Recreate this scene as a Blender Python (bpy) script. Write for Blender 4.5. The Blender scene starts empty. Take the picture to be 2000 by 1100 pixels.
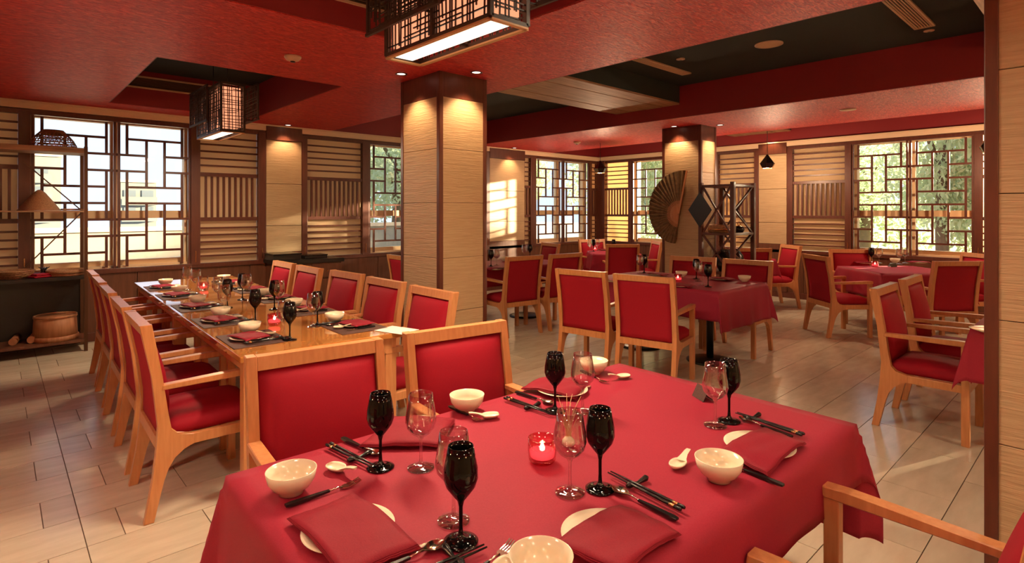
import bpy, bmesh, math, random
from mathutils import Vector, Matrix
C = bpy.context.scene.collection
SC = bpy.context.scene
PI = math.pi
rnd = random.Random(7)

# ------------------------------------------------------------------ camera
F, CX, HOR, YAW, CH = 1095.0, 1000.0, 410.0, math.radians(47.4), 1.5
cs, sn = math.cos(YAW), math.sin(YAW)
cam = bpy.data.objects.new('camera', bpy.data.cameras.new('camera'))
C.objects.link(cam)
cam.location = (0, 0, CH)
cam.rotation_euler = (PI / 2, 0, YAW - PI / 2)
cam.data.sensor_width = 36.0
cam.data.lens = 36.0 * F / 2000.0
cam.data.shift_y = -(550.0 - HOR) / 2000.0
cam.data.clip_start = 0.05
cam.data.clip_end = 300
SC.camera = cam

# ------------------------------------------------------------------ colour management
SC.view_settings.view_transform = 'Standard'
SC.view_settings.look = 'None'
SC.view_settings.exposure = 0.6
SC.view_settings.gamma = 1.0
SC.view_settings.use_curve_mapping = False
try:
    SC.cycles.max_bounces = 8
    SC.cycles.transparent_max_bounces = 16
    SC.cycles.transmission_bounces = 8
    SC.cycles.caustics_refractive = False
    SC.cycles.caustics_reflective = False
    SC.cycles.sample_clamp_indirect = 6
except Exception:
    pass

# ------------------------------------------------------------------ world and sun
W = bpy.data.worlds.new('sky'); SC.world = W; W.use_nodes = True
nt = W.node_tree; nt.nodes.clear()
bg = nt.nodes.new('ShaderNodeBackground'); out = nt.nodes.new('ShaderNodeOutputWorld')
bg.inputs[0].default_value = (0.68, 0.80, 0.97, 1); bg.inputs[1].default_value = 1.05
nt.links.new(bg.outputs[0], out.inputs[0])

def light(name, kind, loc, power, col, **kw):
    d = bpy.data.lights.new(name, kind); d.energy = power; d.color = col
    for k, v in kw.items():
        if k != 'dirv': setattr(d, k, v)
    o = bpy.data.objects.new(name, d); C.objects.link(o); o.location = loc
    dv = kw.get('dirv', (0, 0, -1))
    o.rotation_euler = Vector(dv).to_track_quat('-Z', 'Y').to_euler()
    return o
WARM = (1.0, 0.78, 0.52)
light('sun', 'SUN', (20, 0, 8), 34.0, (1.0, 0.78, 0.50), angle=math.radians(0.8), dirv=(-1.0, 0.36, -0.155))

# added fill spots, all out of view (fixtures are built further down)
FILL_SPOTS = [  # x, y, z, watts, spot degrees
    (1.25, 0.35, 2.66, 17, 150), (0.25, 1.55, 2.66, 16, 150), (2.10, 1.45, 2.66, 17, 150),
    (-0.75, 0.55, 2.66, 25, 160), (0.6, -0.8, 2.66, 25, 160), (2.35, -0.7, 2.66, 20, 160),
]
for (x, y, z, p, a) in FILL_SPOTS:
    light('fill_spot', 'SPOT', (x, y, z - 0.02), p, WARM, spot_size=math.radians(a), spot_blend=0.7, shadow_soft_size=0.07)
FILL_GLOBES = [(-1.35, -0.70, 1.95, 130), (0.95, -1.75, 1.95, 80), (-1.15, 2.70, 1.95, 260), (3.9, -1.7, 1.95, 360), (6.5, -1.9, 1.95, 330), (8.9, -1.9, 1.95, 200)]   # added fill lamps in paper globes, all outside the view
for (x, y, z) in ((7.78, 6.18, 2.10), (8.80, 3.72, 2.10), (8.75, 1.06, 2.14)):
    light('pendant_light', 'POINT', (x, y, z), 48, (1.0, 0.66, 0.40), shadow_soft_size=0.05)
for (x, y, z, p) in FILL_GLOBES:
    light('fill_light', 'POINT', (x, y, z), p, (1.0, 0.80, 0.55), shadow_soft_size=0.14)
ACC = [  # accent lamps beside pillars and pilasters
    (2.56, 4.19, 2.66, 26), (3.00, 3.71, 2.66, 34), (2.96, 7.78, 2.66, 20), (6.98, 4.24, 2.66, 26),
    (7.33, 3.74, 2.66, 30), (7.20, 7.76, 2.66, 22), (9.78, 4.10, 2.83, 14),
]
for (x, y, z, p) in ACC:
    light('accent_light', 'SPOT', (x, y, z - 0.02), p, (1.0, 0.62, 0.33), spot_size=math.radians(100), spot_blend=0.6, shadow_soft_size=0.03)

# ------------------------------------------------------------------ helpers
def at(px, py, z):
    """a point of the photograph on the level z"""
    d = (CH - z) * F / (py - HOR); t = (px - CX) / F
    return Vector((d * (cs + sn * t), d * (sn - cs * t), z))
def scr(x, y, z):
    d = x * cs + y * sn
    if d < 0.05: return None
    r = x * sn - y * cs
    return (CX + F * r / d, HOR - (z - CH) * F / d)

def new_mat(name, col=(0.8, 0.8, 0.8), rough=0.5, metal=0.0, **kw):
    m = bpy.data.materials.new(name); m.use_nodes = True
    b = m.node_tree.nodes['Principled BSDF']
    b.inputs['Base Color'].default_value = (*col, 1)
    b.inputs['Roughness'].default_value = rough
    b.inputs['Metallic'].default_value = metal
    for k, v in kw.items():
        b.inputs[k].default_value = v
    return m
def N(m, t): return m.node_tree.nodes.new(t)
def L(m, a, b): m.node_tree.links.new(a, b)
def coords(m, scale=(1, 1, 1), kind='Object', rot=(0, 0, 0)):
    tc = N(m, 'ShaderNodeTexCoord'); mp = N(m, 'ShaderNodeMapping')
    mp.inputs['Scale'].default_value = scale; mp.inputs['Rotation'].default_value = rot
    L(m, tc.outputs[kind], mp.inputs[0]); return mp.outputs[0]
def noise_mat(name, c1, c2, rough, scale, nscale=5.0, detail=4, bump=0.0, dist=0.01, metal=0, lo=0.3, hi=0.7, **kw):
    """two colours mixed by a stretched noise, same noise as relief"""
    m = new_mat(name, c1, rough, metal, **kw); b = m.node_tree.nodes['Principled BSDF']
    n = N(m, 'ShaderNodeTexNoise'); n.inputs['Scale'].default_value = nscale; n.inputs['Detail'].default_value = detail
    L(m, coords(m, scale), n.inputs['Vector'])
    r = N(m, 'ShaderNodeValToRGB'); r.color_ramp.elements[0].position = lo; r.color_ramp.elements[1].position = hi
    r.color_ramp.elements[0].color = (*c1, 1); r.color_ramp.elements[1].color = (*c2, 1)
    L(m, n.outputs[0], r.inputs[0]); L(m, r.outputs[0], b.inputs['Base Color'])
    if bump:
        bp = N(m, 'ShaderNodeBump'); bp.inputs['Strength'].default_value = bump; bp.inputs['Distance'].default_value = dist
        L(m, n.outputs[0], bp.inputs['Height']); L(m, bp.outputs[0], b.inputs['Normal'])
    return m

M = {}
M['oak'] = noise_mat('oak', (0.49, 0.200, 0.072), (0.60, 0.275, 0.112), 0.33, (14, 14, 1.6), 4, 5, 0.05, 0.002)
M['table_wood'] = noise_mat('lacquered_table_wood', (0.40, 0.145, 0.030), (0.55, 0.23, 0.060), 0.07, (3, 3, 3), 2.2, 6, 0.0, **{'Coat Weight': 0.6, 'Coat Roughness': 0.04})
M['dark_wood'] = noise_mat('dark_wood', (0.085, 0.022, 0.012), (0.12, 0.034, 0.018), 0.38, (9, 9, 1.2), 4, 5, 0.08, 0.002)
M['wainscot'] = noise_mat('wainscot_wood', (0.095, 0.032, 0.015), (0.15, 0.055, 0.026), 0.42, (10, 10, 0.8), 3, 6, 0.06, 0.002)
M['plank'] = noise_mat('weathered_plank', (0.22, 0.11, 0.055), (0.48, 0.28, 0.15), 0.6, (1.0, 14, 14), 3, 6, 0.3, 0.004)
M['fabric'] = noise_mat('red_upholstery', (0.285, 0.006, 0.018), (0.325, 0.008, 0.022), 0.72, (1, 1, 1), 380, 2, 0.25, 0.001, **{'Specular IOR Level': 0.18})
M['cloth'] = noise_mat('red_table_linen', (0.31, 0.020, 0.044), (0.35, 0.025, 0.050), 0.62, (1, 1, 1), 300, 2, 0.25, 0.0012, **{'Specular IOR Level': 0.18})
M['cloth_rose'] = noise_mat('plum_table_linen', (0.30, 0.020, 0.050), (0.35, 0.028, 0.060), 0.6, (1, 1, 1), 300, 2, 0.25, 0.0012, **{'Specular IOR Level': 0.18})
M['napkin'] = noise_mat('napkin_linen', (0.225, 0.010, 0.024), (0.26, 0.013, 0.029), 0.66, (1, 1, 1), 350, 2, 0.3, 0.001, **{'Specular IOR Level': 0.18})
M['white'] = new_mat('cream_porcelain', (0.84, 0.76, 0.56), 0.16)
M['black_gloss'] = new_mat('black_glass', (0.003, 0.003, 0.003), 0.05, **{'Specular IOR Level': 0.32})
M['black_cer'] = new_mat('black_ceramic', (0.008, 0.008, 0.008), 0.25)
M['black'] = new_mat('black_lacquer', (0.012, 0.011, 0.010), 0.30)
M['black_metal'] = new_mat('black_metal', (0.015, 0.015, 0.014), 0.35, 0.5)
M['steel'] = new_mat('polished_steel', (0.72, 0.62, 0.50), 0.16, 1.0)
M['brass'] = new_mat('brass', (0.75, 0.45, 0.20), 0.25, 1.0)
M['brown_metal'] = new_mat('brown_metal', (0.10, 0.045, 0.022), 0.4, 0.6)
M['cream_paint'] = new_mat('cream_paint', (0.80, 0.60, 0.40), 0.55)
M['window_wood'] = new_mat('honey_window_wood', (0.78, 0.56, 0.32), 0.5)
M['ceil_black'] = new_mat('charcoal_ceiling_paint', (0.010, 0.013, 0.010), 0.85)
M['vent'] = new_mat('vent_paint', (0.62, 0.42, 0.26), 0.5)
M['fixture'] = new_mat('fixture_plastic', (0.62, 0.42, 0.28), 0.4)
M['straw'] = noise_mat('straw', (0.24, 0.11, 0.045), (0.42, 0.22, 0.10), 0.75, (30, 30, 60), 3, 3, 0.5, 0.004)
M['terracotta'] = noise_mat('old_wood_tub', (0.30, 0.12, 0.05), (0.45, 0.20, 0.09), 0.6, (12, 12, 1), 3, 4, 0.2, 0.003)
M['mat'] = noise_mat('woven_placemat', (0.055, 0.022, 0.018), (0.10, 0.042, 0.032), 0.7, (120, 120, 120), 2, 2, 0.3, 0.002)
M['paper'] = new_mat('paper', (0.75, 0.75, 0.72), 0.7)
M['rope'] = new_mat('pale_grass', (0.72, 0.50, 0.26), 0.7)
M['grout'] = new_mat('grout', (0.13, 0.085, 0.055), 0.8)

# ceiling: red textured wall covering
def red_ceiling():
    m = new_mat('red_textured_ceiling', (0.5, 0.03, 0.03), 0.42); b = m.node_tree.nodes['Principled BSDF']
    n = N(m, 'ShaderNodeTexNoise'); n.inputs['Scale'].default_value = 11; n.inputs['Detail'].default_value = 5; n.inputs['Roughness'].default_value = 0.6
    n.inputs['Distortion'].default_value = 2.2
    L(m, coords(m, (0.9, 3.2, 2)), n.inputs['Vector'])
    r = N(m, 'ShaderNodeValToRGB'); r.color_ramp.elements[0].position = 0.42; r.color_ramp.elements[1].position = 0.62
    r.color_ramp.elements[0].color = (0.52, 0.014, 0.024, 1); r.color_ramp.elements[1].color = (0.86, 0.065, 0.055, 1)
    L(m, n.outputs[0], r.inputs[0]); L(m, r.outputs[0], b.inputs['Base Color'])
    bp = N(m, 'ShaderNodeBump'); bp.inputs['Strength'].default_value = 1.0; bp.inputs['Distance'].default_value = 0.035
    L(m, n.outputs[0], bp.inputs['Height']); L(m, bp.outputs[0], b.inputs['Normal'])
    b.inputs['Specular IOR Level'].default_value = 0.22; b.inputs['Roughness'].default_value = 0.45
    return m
M['ceil_red'] = red_ceiling()
M['red_paint'] = new_mat('dark_red_paint', (0.25, 0.012, 0.016), 0.6)

def ripple_panel():
    m = new_mat('rippled_cream_panel', (0.56, 0.36, 0.17), 0.5); b = m.node_tree.nodes['Principled BSDF']
    n = N(m, 'ShaderNodeTexNoise'); n.inputs['Scale'].default_value = 1.0; n.inputs['Detail'].default_value = 3; n.inputs['Distortion'].default_value = 0.8
    L(m, coords(m, (5, 5, 95), 'Object'), n.inputs['Vector'])
    r = N(m, 'ShaderNodeValToRGB'); r.color_ramp.elements[0].position = 0.3; r.color_ramp.elements[1].position = 0.65
    r.color_ramp.elements[0].color = (0.43, 0.30, 0.165, 1); r.color_ramp.elements[1].color = (0.50, 0.36, 0.205, 1)
    L(m, n.outputs[0], r.inputs[0]); L(m, r.outputs[0], b.inputs['Base Color'])
    bp = N(m, 'ShaderNodeBump'); bp.inputs['Strength'].default_value = 0.5; bp.inputs['Distance'].default_value = 0.008
    L(m, n.outputs[0], bp.inputs['Height']); L(m, bp.outputs[0], b.inputs['Normal'])
    return m
M['ripple'] = ripple_panel()

def tile_mat(i):
    k = [0.92, 1.0, 1.08][i]
    m = noise_mat('stone_tile_%s' % ['dark', 'mid', 'pale'][i], (0.52 * k, 0.455 * k, 0.345 * k), (0.66 * k, 0.595 * k, 0.465 * k), 0.20, (1.5, 6, 3), 2.5, 6, 0.05, 0.003, lo=0.25, hi=0.75)
    return m
TILE = [tile_mat(i) for i in range(3)]

def translucent(name, col, mix=0.5):
    m = bpy.data.materials.new(name); m.use_nodes = True; t = m.node_tree; t.nodes.clear()
    o = t.nodes.new('ShaderNodeOutputMaterial'); mx = t.nodes.new('ShaderNodeMixShader')
    d = t.nodes.new('ShaderNodeBsdfDiffuse'); tr = t.nodes.new('ShaderNodeBsdfTranslucent')
    d.inputs[0].default_value = (*col, 1); tr.inputs[0].default_value = (*col, 1); mx.inputs[0].default_value = mix
    t.links.new(d.outputs[0], mx.inputs[1]); t.links.new(tr.outputs[0], mx.inputs[2]); t.links.new(mx.outputs[0], o.inputs[0])
    return m
M['shoji'] = translucent('translucent_cream_panel', (0.74, 0.54, 0.34), 0.45)

def thin_glass(name, tint, base=0.06, edge=0.6, rough=0.02):
    """thin-walled glass: straight-through light, mirror reflection growing towards grazing"""
    m = bpy.data.materials.new(name); m.use_nodes = True; t = m.node_tree; t.nodes.clear()
    o = t.nodes.new('ShaderNodeOutputMaterial'); mx = t.nodes.new('ShaderNodeMixShader')
    tr = t.nodes.new('ShaderNodeBsdfTransparent'); g = t.nodes.new('ShaderNodeBsdfGlossy'); g.inputs['Roughness'].default_value = rough
    tr.inputs[0].default_value = (*tint, 1); lw = t.nodes.new('ShaderNodeLayerWeight'); lw.inputs[0].default_value = 0.35
    mr = t.nodes.new('ShaderNodeMapRange'); mr.inputs[3].default_value = base; mr.inputs[4].default_value = edge
    t.links.new(lw.outputs['Facing'], mr.inputs[0]); t.links.new(mr.outputs[0], mx.inputs[0])
    t.links.new(tr.outputs[0], mx.inputs[1]); t.links.new(g.outputs[0], mx.inputs[2]); t.links.new(mx.outputs[0], o.inputs[0])
    return m
M['pane'] = thin_glass('window_glass', (0.98, 0.99, 0.98), 0.03, 0.35)
M['clear'] = thin_glass('clear_wine_glass', (0.99, 0.98, 0.965), 0.07, 1.0)
M['red_glass'] = thin_glass('red_votive_glass', (0.98, 0.46, 0.50), 0.08, 0.6)

def emit(name, col, s):
    m = bpy.data.materials.new(name); m.use_nodes = True; t = m.node_tree; t.nodes.clear()
    o = t.nodes.new('ShaderNodeOutputMaterial'); e = t.nodes.new('ShaderNodeEmission')
    e.inputs[0].default_value = (*col, 1); e.inputs[1].default_value = s; t.links.new(e.outputs[0], o.inputs[0]); return m
M['diffuser'] = emit('lantern_diffuser', (1.0, 0.80, 0.58), 1.6)
M['shade'] = emit('lantern_paper_lit', (1.0, 0.34, 0.17), 0.85)
M['lamp_on'] = emit('lamp_disc', (1.0, 0.78, 0.6), 3.0)
M['flame'] = emit('candle_flame', (1.0, 0.60, 0.35), 14)
M['wax'] = emit('glowing_candle_wax', (1.0, 0.22, 0.20), 1.5)

def box(bm, x0, x1, y0, y1, z0, z1, bev=0.0):
    r = bmesh.ops.create_cube(bm, size=1.0)
    vs = r['verts']
    for v in vs:
        v.co.x = x0 + (v.co.x + 0.5) * (x1 - x0); v.co.y = y0 + (v.co.y + 0.5) * (y1 - y0); v.co.z = z0 + (v.co.z + 0.5) * (z1 - z0)
    if bev:
        es = list({e for v in vs for e in v.link_edges})
        bmesh.ops.bevel(bm, geom=es, offset=bev, segments=2, affect='EDGES', profile=0.5)
    return vs
def bar(bm, a, b, w, h=None, up=(0, 0, 1)):
    """square bar from a to b"""
    h = w if h is None else h
    a, b = Vector(a), Vector(b); d = (b - a).normalized(); up = Vector(up)
    if abs(d.dot(up)) > 0.99: up = Vector((1, 0, 0))
    s = d.cross(up).normalized(); u = s.cross(d).normalized()
    vs = []
    for p in (a, b):
        for (i, j) in ((-1, -1), (1, -1), (1, 1), (-1, 1)):
            vs.append(bm.verts.new(p + s * (w / 2 * i) + u * (h / 2 * j)))
    for f in ((0, 1, 2, 3), (7, 6, 5, 4), (0, 4, 5, 1), (1, 5, 6, 2), (2, 6, 7, 3), (3, 7, 4, 0)):
        bm.faces.new([vs[i] for i in f])
def tube(bm, pts, r, seg=8, cap=True):
    rings = []
    n = len(pts); pts = [Vector(p) for p in pts]
    for i, p in enumerate(pts):
        d = (pts[min(i + 1, n - 1)] - pts[max(i - 1, 0)]).normalized()
        up = Vector((0, 0, 1)) if abs(d.z) < 0.95 else Vector((1, 0, 0))
        s = d.cross(up).normalized(); u = s.cross(d).normalized()
        rr = r[i] if isinstance(r, (list, tuple)) else r
        rings.append([bm.verts.new(p + (s * math.cos(2 * PI * k / seg) + u * math.sin(2 * PI * k / seg)) * rr) for k in range(seg)])
    for i in range(n - 1):
        for k in range(seg):
            f = bm.faces.new((rings[i][k], rings[i][(k + 1) % seg], rings[i + 1][(k + 1) % seg], rings[i + 1][k])); f.smooth = True
    if cap:
        bm.faces.new(rings[0][::-1]); bm.faces.new(rings[-1])
def lathe(bm, prof, seg=32, close=False):
    """prof: list of (r, z); r=0 ends are poles"""
    rings = []
    for (r, z) in prof:
        if r < 1e-6: rings.append([bm.verts.new((0, 0, z))])
        else: rings.append([bm.verts.new((r * math.cos(2 * PI * k / seg), r * math.sin(2 * PI * k / seg), z)) for k in range(seg)])
    pairs = list(zip(rings[:-1], rings[1:]))
    if close: pairs.append((rings[-1], rings[0]))
    for a, b in pairs:
        for k in range(seg):
            k2 = (k + 1) % seg
            if len(a) == 1 and len(b) == 1: continue
            if len(a) == 1: f = bm.faces.new((a[0], b[k2], b[k]))
            elif len(b) == 1: f = bm.faces.new((a[k], a[k2], b[0]))
            else: f = bm.faces.new((a[k], a[k2], b[k2], b[k]))
            f.smooth = True
def prism(bm, outline, lo, hi, axis='y', bev=0.0):
    """extrude a 2-D outline (list of (u,v)) along an axis"""
    def mk(u, v, w):
        return {'y': (u, w, v), 'x': (w, u, v), 'z': (u, v, w)}[axis]
    a = [bm.verts.new(mk(u, v, lo)) for u, v in outline]; b = [bm.verts.new(mk(u, v, hi)) for u, v in outline]
    n = len(outline)
    f1 = bm.faces.new(a); f2 = bm.faces.new(b[::-1])
    for i in range(n):
        bm.faces.new((a[i], b[i], b[(i + 1) % n], a[(i + 1) % n]))
    if bev:
        es = list(f1.edges) + list(f2.edges)
        bmesh.ops.bevel(bm, geom=es, offset=bev, segments=1, affect='EDGES')
def mesh(name, fill, mat=None):
    bm = bmesh.new(); fill(bm)
    bmesh.ops.recalc_face_normals(bm, faces=bm.faces)
    me = bpy.data.meshes.new(name); bm.to_mesh(me); bm.free()
    if mat: me.materials.append(mat)
    return me
def obj(name, me, parent=None, loc=(0, 0, 0), rz=0.0, kind=None, label=None):
    o = bpy.data.objects.new(name, me); C.objects.link(o); o.location = loc; o.rotation_euler = (0, 0, rz)
    if parent: o.parent = parent
    if kind: o['kind'] = kind
    if label: o['label'] = label
    return o
def part(name, fill, mat, parent=None, **kw): return obj(name, mesh(name, fill, mat), parent, **kw)
def B(*a, **k): return lambda bm: box(bm, *a, **k)
def thing(name, label, cat, loc=(0, 0, 0), rz=0.0, group=None):
    o = bpy.data.objects.new(name, None); C.objects.link(o); o.location = loc; o.rotation_euler = (0, 0, rz)
    o.empty_display_size = 0.05
    return tag(o, label, cat, group)
def tag(o, label, cat, group=None):
    o['label'] = label; o['category'] = cat
    if group: o['group'] = group
    return o
def struct(name, fill, mat): return obj(name, mesh(name, fill, mat), kind='structure')
def dup(root, label, loc, rz=0.0, group=None):
    r = root.copy(); C.objects.link(r); r.location = loc; r.rotation_euler = (0, 0, rz)
    r['label'] = label
    if group: r['group'] = group
    for ch in root.children:
        c = ch.copy(); C.objects.link(c); c.parent = r
        for g in ch.children:
            d = g.copy(); C.objects.link(d); d.parent = c
    return r
class Maker:
    """the first call moves the prototype itself, later calls copy it"""
    def __init__(s, build): s.build = build; s.proto = None
    def __call__(s, label, loc, rz=0.0, group=None):
        if s.proto is None:
            s.proto = s.build(); o = s.proto; o.location = loc; o.rotation_euler = (0, 0, rz); o['label'] = label
            if group: o['group'] = group
            return o
        return dup(s.proto, label, loc, rz, group)
def smooth(me):
    for p in me.polygons: p.use_smooth = True
    return me

# ================================================================== SETTING
WY, WX = 7.95, 9.94        # window walls
ZS, ZC = 2.67, 3.07        # soffit and recess ceiling levels
ZB, ZT = 0.82, 2.58        # window band
X0, Y0 = -2.6, -2.6        # back of the room

# ---- floor with single tiles
floor = struct('floor', B(X0, WX, Y0, WY, -0.06, -0.004), M['grout'])
tiles = []
rowh = 0.316
k0 = int((Y0 - 0.59) / rowh) - 1
for k in range(k0, 25):
    ya, yb = 0.59 + k * rowh, 0.59 + (k + 1) * rowh
    if yb < Y0 or ya > WY: continue
    off = 0.44 if k % 2 == 0 else 0.44 + 0.318
    xs = [0.297] + [off + 0.636 * n for n in range(-1, 16) if off + 0.636 * n > 0.40] + [WX]
    xs = sorted(x for x in xs if x <= WX)
    for a, b in zip(xs[:-1], xs[1:]):
        if b - a > 0.03: tiles.append((a, b, ya, yb))
    offl = 0.297 - 0.636 if k % 2 == 0 else 0.163 - 0.636
    xl = [0.297]; x = 0.163 if k % 2 else -0.339
    while x > X0: xl.append(x); x -= 0.636
    xl.append(X0); xl = sorted(xl)
    for a, b in zip(xl[:-1], xl[1:]):
        if b - a > 0.03: tiles.append((a, b, ya, yb))
def tile_rank(t):
    s = scr((t[0] + t[1]) / 2, (t[2] + t[3]) / 2, 0)
    seen = s is not None and -150 < s[0] < 2150 and s[1] < 1250
    return (0 if seen else 1, ((t[0] + t[1]) / 2) ** 2 + ((t[2] + t[3]) / 2) ** 2)
tiles.sort(key=tile_rank)
tmesh = {}
g = 0.0022
rest = []
for i, (a, b, ya, yb) in enumerate(tiles):
    ya, yb = max(ya, Y0), min(yb, WY)
    if i >= 290: rest.append((a, b, ya, yb)); continue
    w, h = round(b - a, 3), round(yb - ya, 3); mi = rnd.choice((0, 1, 1, 2)); key = (w, h, mi)
    if key not in tmesh:
        tmesh[key] = mesh('tile', lambda bm: box(bm, -w / 2 + g, w / 2 - g, -h / 2 + g, h / 2 - g, -0.012, 0.0), TILE[mi])
    obj('tile', tmesh[key], floor, ((a + b) / 2, (ya + yb) / 2, rnd.uniform(-0.0006, 0.0)))
def rest_tiles(bm):
    for (a, b, ya, yb) in rest: box(bm, a + g, b - g, ya + g, yb - g, -0.012, 0.0)
part('far_tiles', rest_tiles, TILE[1], floor, kind='stuff')

# ---- ceiling
struct('ceiling', B(X0, WX + 0.25, Y0, WY + 0.25, ZC, ZC + 0.12), M['ceil_black'])
def soffits(bm):
    for (a, b, c, d) in [(X0, 0.9, Y0, WY), (2.42, 3.65, Y0, WY), (0.9, 2.42, Y0, 0.9), (0.9, 2.42, 3.39, 5.0), (0.9, 2.42, 7.5, WY)]:
        box(bm, a, b, c, d, ZS, ZC)
struct('ceiling_soffit', soffits, M['ceil_red'])
struct('ceiling_soffit', B(6.4, 8.4, Y0, WY, ZS, ZC), M['ceil_red'])
for (xa, xb) in ((3.65, 6.4), (8.4, WX)):
    for ya in (3.8, -0.35):
        b = struct('ceiling_beam', B(xa, xb, ya, ya + 1.0, 2.86, ZC), M['ceil_black'])
        for q in range(4):
            part('plank', B(xa + 0.01, xb - 0.01, ya + 0.005 + q * 0.2485, ya + 0.245 + q * 0.2485, 2.838 - 0.003 * (q % 2), 2.862, bev=0.003), M['plank'], b)
# inside faces of the trays painted plain red (thin lining boards)
def tray_lining(ya, yb):
    def f(bm):
        box(bm, 0.9, 2.42, yb - 0.012, yb, ZS + 0.005, ZC); box(bm, 2.408, 2.42, ya, yb - 0.012, ZS + 0.005, ZC)
        box(bm, 0.9, 0.912, ya, yb - 0.012, ZS + 0.005, ZC); box(bm, 0.912, 2.408, ya, ya + 0.012, ZS + 0.005, ZC)
    return f
struct('trim_1', tray_lining(5.0, 7.5), M['red_paint'])
struct('trim_2', tray_lining(0.9, 3.39), M['red_paint'])
struct('trim_3', B(6.385, 6.4, Y0, WY, ZS + 0.002, ZC), M['red_paint'])
struct('trim_4', B(3.65, 3.665, Y0, WY, ZS + 0.002, ZC), M['red_paint'])

# ---- window walls.  local frame: u along the wall, w outwards
def wall_box(bm, side, u0, u1, w0, w1, z0, z1, bev=0.0):
    if side == 'left': box(bm, u0, u1, WY + w0, WY + w1, z0, z1, bev)
    else: box(bm, WX + w0, WX + w1, u0, u1, z0, z1, bev)
def wl(side, u, w, z): return (u, WY + w, z) if side == 'left' else (WX + w, u, z)
# segments: (kind, u0, u1)
SEG = {'left': [('slat', -2.4, -1.75), ('post', -1.75, -1.64), ('win', -1.64, -0.62), ('slat', -0.52, 0.168), ('post', 0.168, 0.27),
                ('win', 0.27, 1.80), ('post', 1.80, 1.906), ('slat', 1.906, 2.612), ('post', 2.612, 2.713), ('pil', 2.713, 3.209),
                ('post', 3.209, 3.29), ('slat', 3.29, 4.151), ('post', 4.151, 4.265), ('win', 4.265, 5.81), ('post', 5.81, 5.92),
                ('slat', 5.92, 6.62), ('post', 6.62, 6.72), ('pil', 6.72, 7.62), ('slat', 7.63, 7.79), ('post', 7.79, 7.93),
                ('win', 7.93, 9.60), ('post', 9.60, 9.68), ('slat', 9.68, 9.94)],
       'right': [('slat', 7.12, 7.72), ('post', 7.03, 7.12), ('win', 5.21, 7.03), ('post', 5.09, 5.21), ('slat', 4.42, 5.09), ('post', 4.342, 4.42),
                 ('pil', 3.862, 4.342), ('post', 3.77, 3.862), ('slat', 2.976, 3.77), ('post', 2.885, 2.976), ('win', 1.377, 2.885),
                 ('post', 1.285, 1.377), ('slat', 0.62, 1.285), ('post', 0.52, 0.62), ('pil', -0.1, 0.52), ('post', -0.2, -0.1), ('slat', -0.9, -0.2),
                 ('win', -2.4, -0.9)]}
wname = {'left': 'wall_left', 'right': 'wall_right'}
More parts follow.
